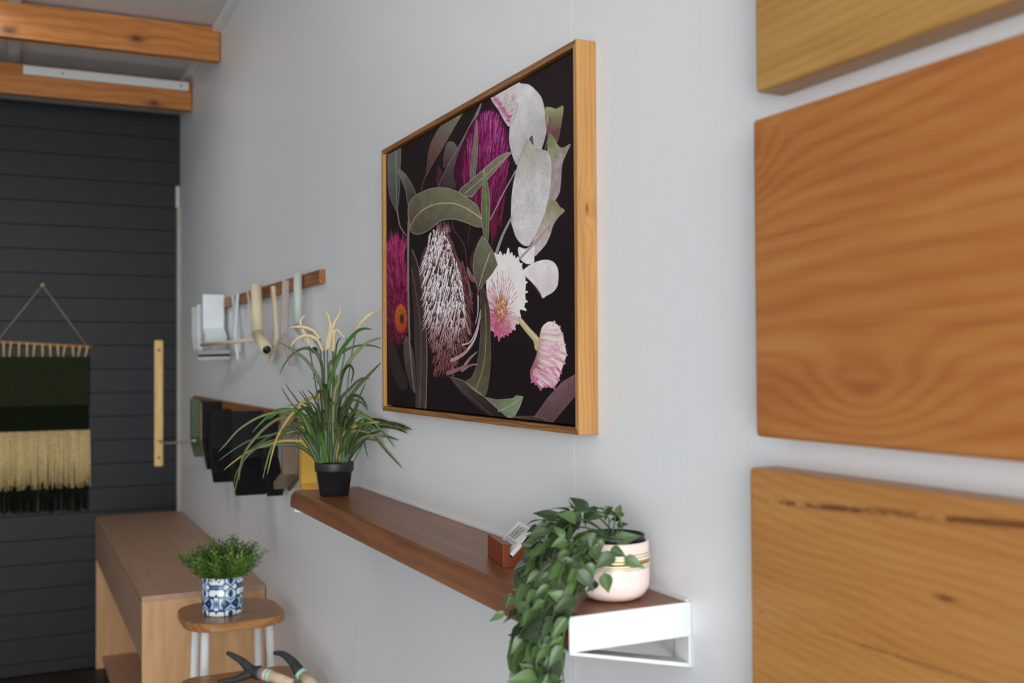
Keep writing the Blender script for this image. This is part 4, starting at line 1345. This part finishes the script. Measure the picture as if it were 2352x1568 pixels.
# the rest of the foliage, along the stems
for si, P in enumerate(stem_pts):
    n = len(P)
    step = 2.7 if si not in (6, 7, 8) else 9
    i = 10.0 if si not in (6, 7, 8) else 9.0
    while i < n - 1:
        p = P[int(i)]
        tt = P[min(int(i) + 1, n - 1)] - P[int(i) - 1]
        tt /= np.linalg.norm(tt) + 1e-9
        for sgn in ((-1, 1) if random.random() < 0.75 else (random.choice((-1, 1)),)):
            out = np.cross(tt, tow(p)) * sgn
            d = out * random.uniform(0.4, 1.0) + tt * random.uniform(0.2, 0.9) + tow(p) * random.uniform(-0.35, 0.5) + np.array((0, 0, -0.25))
            d /= np.linalg.norm(d)
            L = random.uniform(0.020, 0.038) * (0.75 if si in (6, 7, 8) else 1)
            a = clampv(p + tow(p) * random.uniform(-0.006, 0.006))
            b = clampv(a + d * L)
            qx, qy = proj(b)
            if np.linalg.norm(b - a) < 0.008 or (qx > 1306 and qy > 1380) or qx < 1130 or (qx < 1180 and qy < 1380):
                continue
            put_leaf(a, b, tow(p) * random.uniform(0.3, 1) + np.array((0.2, -0.2, 0.6)) * random.uniform(0, 1) + RNG.normal(0, 0.5, 3), None, random.uniform(0.7, 1.05))
        i += step * random.uniform(0.7, 1.3)

# ================================================================== SAMPLE RAILS ON THE WALL
M['rail_wood'] = wood('oiled_rail', sr(104, 58, 24), sr(150, 92, 46), sr(172, 112, 62), 'X', 'Z', 70, 0.02, rough=0.45)
for (x0, x1, z0, z1, lab) in ((-5.45, -3.052, 1.855, 1.896, 'brown timber wall rail holding the white and cream bent samples'), (-5.45, -3.10, 1.405, 1.453, 'brown timber wall rail holding the green, black and yellow samples')):
    o = box('wall_rail', (x0, x1), (-0.018, -0.0005), (z0, z1), M['rail_wood'], None, 0.0015)
    tag(o, lab, 'rail', 'sample rails on the wall')
SC = {'white': sr(226, 230, 232), 'offwhite': sr(206, 204, 200), 'cream': sr(214, 198, 168), 'mauve': sr(176, 162, 158), 'sage': sr(186, 192, 184), 'green': sr(80, 96, 70), 'tan': sr(166, 128, 84),
      'black': sr(20, 20, 22), 'taupe': sr(126, 106, 88), 'brown': sr(84, 66, 44), 'yellow': sr(206, 160, 62)}
for k, c in SC.items():
    M['pc_' + k] = plain(k + '_powder_coat', c, 0.5, 0.15 if k == 'black' else 0.4, 0.03)
RY = -0.0185


def bent(xc, ztop, zel, dx, dz, wy, tx, colour, label, lean=0.0, yoff=0.0):
    """rectangular tube hung flat against the rail, its lower arm kicked sideways"""
    e = empty('bent_tube_sample', (xc, RY, ztop))
    tag(e, label, 'metal sample', 'bent metal samples on the wall rails')
    y0, y1 = RY - wy - yoff, RY - yoff
    h = tx / 2
    k = math.hypot(dx, dz)
    px, pz = -dz / k * h, dx / k * h                     # half thickness across the lower arm
    xe = xc + lean
    s = 1 if dx > 0 else -1
    up = [(xc - h, ztop), (xc + h, ztop), (xe + h, zel + (h * 0.4 if s > 0 else -h * 0.4)), (xe - h, zel - (h * 0.4 if s > 0 else -h * 0.4))]
    prism('upright', up, 'Y', y0, y1, M['pc_' + colour], e, min(0.0015, tx * 0.2))
    lo = [(xe + h, zel + (h * 0.4 if s > 0 else -h * 0.4)), (xe - h, zel - (h * 0.4 if s > 0 else -h * 0.4)), (xe + dx - abs(px), zel + dz - abs(pz) * s), (xe + dx + abs(px), zel + dz + abs(pz) * s)]
    a = prism('lower_arm', lo, 'Y', y0, y1, M['pc_' + colour], e, min(0.0015, tx * 0.2))
    if wy > 0.03:
        box('cap_rim', (xc - h - 0.001, xc + h + 0.001), (y0 - 0.001, y1), (ztop - 0.006, ztop + 0.001), M['pc_' + colour], e, 0.0008)
    return e


def bent_round(pts, r, colour, label):
    e = empty('bent_tube_sample', pts[0])
    tag(e, label, 'metal sample', 'bent metal samples on the wall rails')
    P = [np.asarray(p, float) for p in pts]
    m = P[1]
    tube('upright', [P[0], P[0] + (m - P[0]) * 0.5, m], r, M['pc_' + colour], e, 20)
    d = (P[2] - m) / np.linalg.norm(P[2] - m)
    tube('lower_arm', [m - d * r * 0.3, (m + P[2]) / 2, P[2]], r, M['pc_' + colour], e, 20)
    tube('bore_shade', [P[2] - d * 0.002, P[2] + d * 0.0006], r * 0.72, M['liner'], e, 20)  # black disc paints the shade inside the open tube end
    return e


def xr(px, py=700):
    return float(onY(px, py, RY)[0])


def zr(px, py):
    return float(onY(px, py, RY)[2])


# upper rail, from the door towards the camera
bent(xr(453), zr(453, 706), zr(453, 775), 0.05, -0.06, 0.026, 0.012, 'offwhite', 'slim off-white flat sample nearest the door on the upper rail')
bent(xr(462), zr(462, 700), zr(462, 775), 0.05, -0.06, 0.022, 0.012, 'white', 'slim white flat sample, second from the door on the upper rail')
bent(xr(474), zr(474, 696), zr(474, 775), 0.05, -0.06, 0.024, 0.012, 'mauve', 'slim greyish flat sample beside the wide white tube, upper rail')
bent(xr(513), zr(513, 678), zr(515, 757), 0.08, -0.045, 0.088, 0.036, 'white', 'wide white rectangular bent tube sample on the upper rail')
bent(xr(537), zr(537, 678), zr(545, 758), 0.05, -0.09, 0.010, 0.020, 'offwhite', 'thin off-white bar sample leaning right, upper rail', lean=0.09)
bent(xr(555), zr(555, 675), zr(549, 770), 0.06, -0.10, 0.010, 0.020, 'white', 'thin white bar sample leaning left, upper rail', lean=-0.06, yoff=0.011)
# cream hairpin with a long horizontal arm
hp_ = empty('bent_tube_sample', onY(569, 668, RY - 0.006))
tag(hp_, 'thin cream rod sample with a long level arm reaching towards the door', 'metal sample', 'bent metal samples on the wall rails')
p0, p1, p2 = onY(569, 668, RY - 0.008), onY(584, 780, RY - 0.008), onY(462, 792, -0.125)
tube('upright', [p0, (p0 + p1) / 2, p1], 0.006, M['pc_cream'], hp_, 10)
tube('lower_arm', [p1, (p1 + p2) / 2, p2], 0.007, M['pc_cream'], hp_, 10)
# white flat bracket hanging below the arm
fb = empty('flat_bracket', onY(470, 800, -0.06))
tag(fb, 'flat white slotted bracket hanging under the cream rod near the door', 'bracket')
q = [onY(455, 806, -0.10), onY(528, 803, -0.045)]
for nm, dz0, dz1, mt in (('plate', 0.0, -0.016, 'pc_offwhite'), ('slot_shade', -0.016, -0.026, 'liner'), ('plate', -0.026, -0.040, 'pc_white')):  # middle strip is a solid black bar, shade of the opening as colour
    a, b = q[0] + np.array((0, 0, dz0)), q[1] + np.array((0, 0, dz0))
    c2, d2 = q[1] + np.array((0, 0, dz1)), q[0] + np.array((0, 0, dz1))
    th = np.array((0.006, 0, 0))
    vv = [a, b, c2, d2, a - th, b - th, c2 - th, d2 - th]
    o0 = np.array(q[0])
    link(nm, make_mesh(nm, [x - o0 for x in vv], [(3, 2, 1, 0), (4, 5, 6, 7), (0, 1, 5, 4), (1, 2, 6, 5), (2, 3, 7, 6), (3, 0, 4, 7)]), M[mt], fb, o0 - pw(fb))
yt = RY - 0.036
bent_round([onY(588, 654, yt), onY(592, 766, yt), onY(613, 803, yt - 0.006)], 0.020, 'cream', 'thick cream round tube sample with an open end, upper rail')
bent(xr(631), zr(631, 657), zr(640, 775), -0.10, -0.085, 0.012, 0.024, 'cream', 'narrow cream flat sample with its foot kicked back, upper rail', lean=0.05)
bent(xr(664), zr(664, 644), zr(657, 768), 0.12, -0.10, 0.022, 0.012, 'mauve', 'mauve grey flat sample with its foot kicked forward, upper rail', lean=-0.03)
yt = RY - 0.016
bent_round([onY(684, 626, yt), onY(684, 748, yt), onY(722, 803, yt)], 0.0135, 'sage', 'pale sage round tube sample nearest the rail end, upper rail')
# lower rail
low = [(458, 916, 1008, .11, -.055, 0.040, 0.05, 'green', 'mossy green rectangular tube sample nearest the door on the lower rail', .0), (466, 925, 1010, .07, -.05, 0.010, 0.02, 'tan', 'narrow tan flat sample next to the green tube, lower rail', .0),
       (507, 921, 1012, .11, -.09, 0.075, 0.06, 'black', 'black rectangular tube sample, first black one after the tan bar', .0), (528, 940, 1035, .10, -.10, 0.082, 0.06, 'black', 'black rectangular tube sample in the middle of the black ones', .0),
       (600, 943, 1056, .10, -.095, 0.108, 0.06, 'black', 'widest black rectangular tube sample on the lower rail', .0), (636, 948, 1054, .10, -.10, 0.052, 0.045, 'black', 'slim black tube sample beside the taupe one, lower rail', .0),
       (676, 950, 1082, -.13, -.055, 0.045, 0.024, 'taupe', 'taupe flat sample with its foot kicked back towards the door', .03)]
for (px, pt, pe, dx, dz, wy, tx, colr, lab, lean) in low:
    bent(xr(px, 950), zr(px, pt), zr(px, pe), dx, dz, wy, tx, colr, lab, lean)
bent(xr(693, 950), zr(693, 955), zr(693, 1090), -0.14, -0.06, 0.012, 0.012, 'brown', 'narrow dark brown flat sample between taupe and yellow ones')
bent(xr(724, 950), zr(724, 962), zr(724, 1112), 0.03, -0.02, 0.046, 0.03, 'yellow', 'mustard yellow flat sample nearest the shelf, lower rail')

# cord from the door pull to the rail
ce = [np.array((DX + 0.032, -0.1155, 1.195)), np.array((-5.7, -0.10, 1.200)), onY(449, 1011, -0.066)]
tag(tube('tie_cord', catmull(ce, 6), 0.005, plain('tan_cord', sr(196, 180, 146), 0.8, 0.2), None, 8), 'thin tan cord stretched from the door pull to the green sample', 'cord')

# ================================================================== LONG CONSOLE CABINET
M['veneer'] = wood('oak_veneer', sr(180, 128, 84), sr(204, 156, 110), sr(216, 172, 128), 'Z', 'Y', 14, 0.09, rough=0.45, contrast=0.4, fine=0.7)
M['veneer_shaded'] = wood('oak_veneer_shaded', sr(160, 122, 98), sr(180, 142, 116), sr(190, 154, 128), 'X', 'Y', 14, 0.08, rough=0.42, contrast=0.35, fine=0.7)  # same oak, darkened and greyed in colour for faces that get little light
KX0, KX1, KY0, KZ = -6.0, -3.855, -0.432, 0.806
cab = empty('console_cabinet', ((KX0 + KX1) / 2, KY0 / 2, 0))
tag(cab, 'long pale oak console with open lower shelf standing by the dark door', 'cabinet')
TH = 0.02
box('top', (KX0, KX1), (KY0, -0.004), (KZ - TH, KZ), M['veneer_shaded'], cab, 0.001)
box('end_panel', (KX1 - TH, KX1), (KY0, -0.004), (0, KZ - TH), M['veneer'], cab, 0.001)
box('end_panel', (KX0, KX0 + TH), (KY0, -0.004), (0, KZ - TH), M['veneer'], cab, 0.001)
box('back_panel', (KX0 + TH, KX1 - TH), (-0.016, -0.004), (0.03, KZ - TH), M['veneer'], cab)
DW = (KX1 - KX0 - 2 * TH) / 3
for i in range(3):
    box('drawer_front', (KX0 + TH + i * DW + 0.0015, KX0 + TH + (i + 1) * DW - 0.0015), (KY0 + 0.001, KY0 + 0.02), (0.575, KZ - TH - 0.006), M['veneer_shaded'], cab, 0.001)
box('drawer_base', (KX0 + TH, KX1 - TH), (KY0 + 0.021, -0.017), (0.577, 0.59), M['veneer'], cab)
box('lower_shelf', (KX0 + TH, KX1 - TH), (KY0 + 0.03, -0.017), (0.045, 0.065), M['veneer_shaded'], cab, 0.001)

# ================================================================== STOOLS, POT AND ANTLERS
M['stool_wood'] = wood('stool_seat', sr(128, 82, 42), sr(164, 112, 66), sr(184, 134, 86), 'Y', 'X', 34, 0.03, rough=0.28)
M['white_leg'] = plain('white_painted_leg', (0.80, 0.80, 0.79, 1), 0.4, 0.5, 0.02)


def stool(x0, x1, y0, y1, ztop, thick, rad, label, leg_r=0.0135, splay=0.03, cx=None):
    e = empty('stool', ((x0 + x1) / 2, (y0 + y1) / 2, 0))
    tag(e, label, 'stool')
    poly = []
    for (cx_, cy_, a0) in ((x1 - rad, y1 - rad, 0), (x0 + rad, y1 - rad, 90), (x0 + rad, y0 + rad, 180), (x1 - rad, y0 + rad, 270)):
        for k in range(9):
            a = math.radians(a0 + k * 90 / 8)
            poly.append((cx_ + rad * math.cos(a), cy_ + rad * math.sin(a)))
    s = prism('seat', poly, 'Z', ztop - thick, ztop, M['stool_wood'], e, 0.004)
    for sx in (0, 1):
        for sy in (0, 1):
            tx = x0 + 0.075 if sx == 0 else x1 - 0.075
            ty = y0 + 0.062 if sy == 0 else y1 - 0.055
            bx, by = tx + (splay if sx else -splay), ty + (splay if sy else -splay) * 0.8
            by = min(by, -0.02)
            tube('leg', [(bx, by, 0), (tx, ty, ztop - thick)], [leg_r * 0.85, leg_r], M['white_leg'], e, 14)
    return e


SZ = 0.823
stool(-3.60, -3.275, -0.362, -0.048, SZ, 0.027, 0.105, 'tall wooden stool with white round legs carrying the blue patterned pot')
LZ = 0.694
stool(-3.205, -2.87, -0.405, -0.060, LZ, 0.027, 0.06, 'lower wooden stool in front carrying the dark antlers')

PC = np.array([-3.42, -0.235, SZ])
bp = empty('potted_shrub', PC)
tag(bp, 'bushy green shrub in a blue and white patterned pot on the stool', 'potted plant')
t = NT('blue_white_glaze', 0.16, 0.5)
ob = t.obj()
sp = t.n('ShaderNodeSeparateXYZ')
t.t.links.new(ob, sp.inputs[0])
an = t.math('ARCTAN2', sp.outputs[1], sp.outputs[0])
u = t.math('PINGPONG', t.math('ADD', t.math('MULTIPLY', an, 0.065), 5.0), 0.046)
vv_ = t.math('PINGPONG', t.math('ADD', sp.outputs[2], 1.0), 0.052)
cb = t.n('ShaderNodeCombineXYZ')
t.put(cb.inputs[0], u)
t.put(cb.inputs[1], vv_)
vo = t.n('ShaderNodeTexVoronoi', feature='DISTANCE_TO_EDGE')
vo.inputs['Scale'].default_value = 36
t.t.links.new(cb.outputs[0], vo.inputs['Vector'])
vo2 = t.n('ShaderNodeTexVoronoi', feature='F1')
vo2.inputs['Scale'].default_value = 36
t.t.links.new(cb.outputs[0], vo2.inputs['Vector'])
cell = t.n('ShaderNodeSeparateColor')
t.t.links.new(vo2.outputs['Color'], cell.inputs[0])
WHT, LBL, NVY, BLK = sr(236, 240, 240), sr(120, 164, 206), sr(34, 36, 82), sr(14, 22, 34)
lines = t.ramp(vo.outputs['Distance'], [(0.0, BLK), (0.06, NVY), (0.12, LBL), (0.2, WHT)])
blob = t.ramp(vo2.outputs['Distance'], [(0.0, sr(34, 20, 46)), (0.42, NVY), (0.58, LBL), (0.7, WHT)])
t.color(t.mix(t.math('GREATER_THAN', cell.outputs[0], 0.62), lines, blob))
M['blue_pot'] = t.m
BR = 0.0645
lathe('pot', [(BR - 0.006, 0), (BR - 0.002, 0.003), (BR - 0.001, 0.010), (BR, 0.118), (BR - 0.0015, 0.120), (BR - 0.005, 0.118), (BR - 0.006, 0.10), (0.001, 0.10)], M['blue_pot'], bp, PC, 48)
lathe('soil', [(BR - 0.006, 0.101), (0.03, 0.108), (0.001, 0.110)], M['soil'], bp, PC, 20)
M['shrub'] = leaf_mat('shrub_green', sr(44, 74, 22), sr(112, 146, 54), 0.5)


def sprig_mesh(seed):
    r = random.Random(seed)
    v, f = [], []
    for k in range(26):
        t_ = 0.12 + 0.88 * k / 25
        a = k * 2.4
        L = 0.23 * (1 - 0.45 * t_) * r.uniform(0.7, 1.2)
        w = 0.022
        base = np.array((0, 0, t_))
        d = np.array((math.cos(a) * 0.75, math.sin(a) * 0.75, 0.66)) * L
        s = np.cross(d, (0, 0, 1.0))
        s = s / np.linalg.norm(s) * w
        b = len(v)
        v += [base, base + d * 0.5 - s, base + d, base + d * 0.5 + s]
        f.append((b, b + 1, b + 2, b + 3))
    tv, tf = tube_geo([(0, 0, 0), (0.02, 0, 0.5), (0, 0, 1.0)], [0.012, 0.009, 0.004], 4)
    b = len(v)
    v += tv
    f += [tuple(i + b for i in q) for q in tf]
    me = make_mesh('sprig', v, f)
    me.materials.append(M['shrub'])
    return me


sps = [sprig_mesh(i) for i in range(4)]
for i in range(130):
    a = random.uniform(0, 2 * math.pi)
    r = math.sqrt(random.random())
    tilt = r * 0.85 + random.uniform(-0.12, 0.12)
    L = random.uniform(0.10, 0.15) * (1.0 - 0.10 * r)
    d = Vector((math.cos(a) * math.sin(tilt), math.sin(a) * math.sin(tilt), math.cos(tilt)))
    o = bpy.data.objects.new('sprig', sps[i % 4])
    o.parent = bp
    o.rotation_mode = 'QUATERNION'
    o.rotation_quaternion = d.to_track_quat('Z', 'Y')
    o.location = (math.cos(a) * r * 0.045, math.sin(a) * r * 0.045, 0.100)
    o.scale = (L * 1.15, L * 1.15, L)
    COL.objects.link(o)

# antlers with painted handles lying on the lower stool
M['antler'] = plain('charcoal_antler', sr(52, 52, 52), 0.55, 0.35, 0.25, 60)
M['grey_tape'] = plain('grey_wrap', sr(118, 118, 124), 0.6, 0.3)
M['mint'] = plain('mint_paint', sr(164, 216, 192), 0.5, 0.3)
M['blush'] = plain('blush_paint', sr(224, 192, 170), 0.5, 0.3)
M['bone'] = plain('bone_handle', sr(204, 184, 154), 0.55, 0.3, 0.12, 40)
an1 = empty('painted_antler', onZ(600, 1545, LZ + 0.015))
tag(an1, 'forked charcoal antler with grey collar and blush handle on the lower stool', 'antler')
AZ = LZ
j = onX(580, 1541, -3.03)
tipa, tipb = onX(521, 1498, -3.08), onX(500, 1566, -3.02)
colr0, colr1 = onX(598, 1545, -3.01), onX(607, 1547, -3.0)
hend = onX(672, 1568, -2.92)
tube('beam', catmull([colr0, j, (j + tipa) / 2 + np.array((0, 0.004, 0.003)), tipa], 6), [0.020] * 4 + list(np.linspace(0.018, 0.005, 15)), M['antler'], an1, 10)
tube('tine', catmull([(j + colr0) / 2, j - np.array((0, 0.006, 0.006)), (j + tipb) / 2 + np.array((0, 0, -0.008)), tipb], 6), np.linspace(0.018, 0.005, 19), M['antler'], an1, 10)
tube('collar', [colr0, colr1], 0.0185, M['grey_tape'], an1, 14)
d = (hend - colr1)
tube('handle', [colr1, colr1 + d * 0.5, hend], [0.0165, 0.015, 0.011], M['bone'], an1, 14)
tube('painted_ring', [colr1 + d * 0.02, colr1 + d * 0.13], [0.0175, 0.0172], M['blush'], an1, 14)
tube('painted_ring', [colr1 + d * 0.13, colr1 + d * 0.24], [0.0172, 0.017], M['mint'], an1, 14)
an2 = empty('painted_antler', onX(690, 1545, -2.93))
tag(an2, 'single curved charcoal horn with mint collar beside the white wall', 'antler')
hp2 = [onX(629, 1499, -3.04), onX(650, 1502, -3.02), onX(672, 1520, -2.99), onX(688, 1543, -2.96)]
P = catmull(hp2, 6)
tube('horn', P, np.linspace(0.005, 0.0175, len(P)), M['antler'], an2, 10)
c0, c1 = hp2[-1], onX(697, 1553, -2.95)
tube('painted_ring', [c0, c1], 0.0185, M['mint'], an2, 14)
c2 = onX(722, 1578, -2.84)
tube('handle', [c1, (c1 + c2) / 2, c2], [0.0175, 0.017, 0.014], M['bone'], an2, 14)

# ================================================================== WOVEN WALL HANGING ON THE DOOR
HX = DX + 0.012
wh = empty('wall_hanging', (HX, -0.695, 1.70))
tag(wh, 'woven wall hanging in dark green and cream on the dark door', 'wall hanging')
M['dowel'] = wood('dowel', sr(140, 88, 50), sr(176, 118, 74), sr(192, 138, 92), 'Y', 'Z', 80, 0.01)
M['cord'] = plain('beige_cord', sr(150, 134, 110), 0.85, 0.1)
M['green_wool'] = plain('dark_green_wool', sr(42, 48, 30), 0.95, 0.05, 0.35, 120)
M['green_wool2'] = plain('deep_green_wool', sr(24, 30, 18), 0.95, 0.05, 0.35, 120)
M['cream_wool'] = plain('cream_wool', sr(206, 180, 128), 0.9, 0.1, 0.2, 80)
M['nail'] = plain('brass_nail', sr(214, 200, 160), 0.3, 0.5, 0.02, metal=0.6)
ya, yb = -0.935, -0.455
tube('dowel', [(HX, ya, 1.735), (HX, yb, 1.707)], 0.008, M['dowel'], wh, 12)
tube('nail', [(DX + 0.001, -0.696, 2.03), (DX + 0.020, -0.696, 2.03)], 0.010, M['nail'], wh, 12)
tube('cord', [(DX + 0.012, -0.696, 2.03), (HX + 0.004, -0.905, 1.738)], 0.004, M['cord'], wh, 6)
tube('cord', [(DX + 0.012, -0.696, 2.03), (HX + 0.004, -0.480, 1.712)], 0.004, M['cord'], wh, 6)
for i in range(13):
    y = -0.915 + i * 0.0365
    zz = 1.735 - (y - ya) * 0.058
    dy = random.uniform(-0.006, 0.012)
    tube('warp_knot', [(HX + 0.007, y, zz + 0.004), (HX + 0.006, y - dy * 0.5, zz - 0.03), (HX + 0.001, y - dy, 1.655)], 0.0055, M['cream_wool'], wh, 6)
# woven field: rows of weft as real relief
rows = [(1.655, 1.64, 'green_wool2'), (1.64, 1.44, 'green_wool'), (1.44, 1.425, 'cream_wool')]


def woven(name, z0, z1, y0, y1, mat, pitch_=0.011, amp=0.004):
    nr = max(2, int(abs(z0 - z1) / pitch_ * 4))
    v, f = [], []
    ny = 40
    for i in range(nr + 1):
        zz = z0 + (z1 - z0) * i / nr
        for k in range(ny + 1):
            y = y0 + (y1 - y0) * k / ny
            x = HX + amp * (math.sin(i * math.pi / 2 + (k % 2) * math.pi)) + random.uniform(-.0006, .0006)
            v.append((x, y + random.uniform(-.001, .001), zz))
    for i in range(nr):
        for k in range(ny):
            a = i * (ny + 1) + k
            f.append((a, a + 1, a + ny + 2, a + ny + 1))
    c = np.array((HX, (y0 + y1) / 2, (z0 + z1) / 2))
    o = link(name, make_mesh(name, np.array(v) - c, f, True), M[mat], wh, c - pw(wh))
    sd = o.modifiers.new('thick', 'SOLIDIFY')
    sd.thickness = 0.006
    return o


woven('woven_field', 1.655, 1.40, -0.93, -0.466, 'green_wool')
woven('woven_band', 1.40, 1.265, -0.93, -0.470, 'green_wool2', 0.02, 0.006)


def fringe(name, z0, z1, y0, y1, n_, mat, xo, w):
    v, f = [], []
    for i in range(n_):
        y = y0 + (y1 - y0) * (i + random.uniform(-.4, .4)) / (n_ - 1)
        L = (z1 - z0) * random.uniform(0.93, 1.04)
        xx = HX + xo + random.uniform(0, 0.010)
        dy = random.uniform(-.01, .01)
        tv, tf = tube_geo([(xx, y, z0), (xx + 0.006, y + dy * 0.4, z0 + L * 0.5), (xx, y + dy, z0 + L)], [w, w * 1.1, w * 0.6], 5)
        b = len(v)
        v += tv
        f += [tuple(q + b for q in t_) for t_ in tf]
    c = np.array((HX, (y0 + y1) / 2, z0))
    o = link(name, make_mesh(name, np.array(v) - c, f, True), M[mat], wh, c - pw(wh))
    o['kind'] = 'stuff'
    return o


fringe('cream_fringe', 1.268, 0.975, -0.93, -0.466, 150, 'cream_wool', 0.008, 0.0042)
fringe('green_fringe', 1.10, 0.845, -0.925, -0.475, 110, 'green_wool2', -0.004, 0.0042)
bpy.context.view_layer.update()
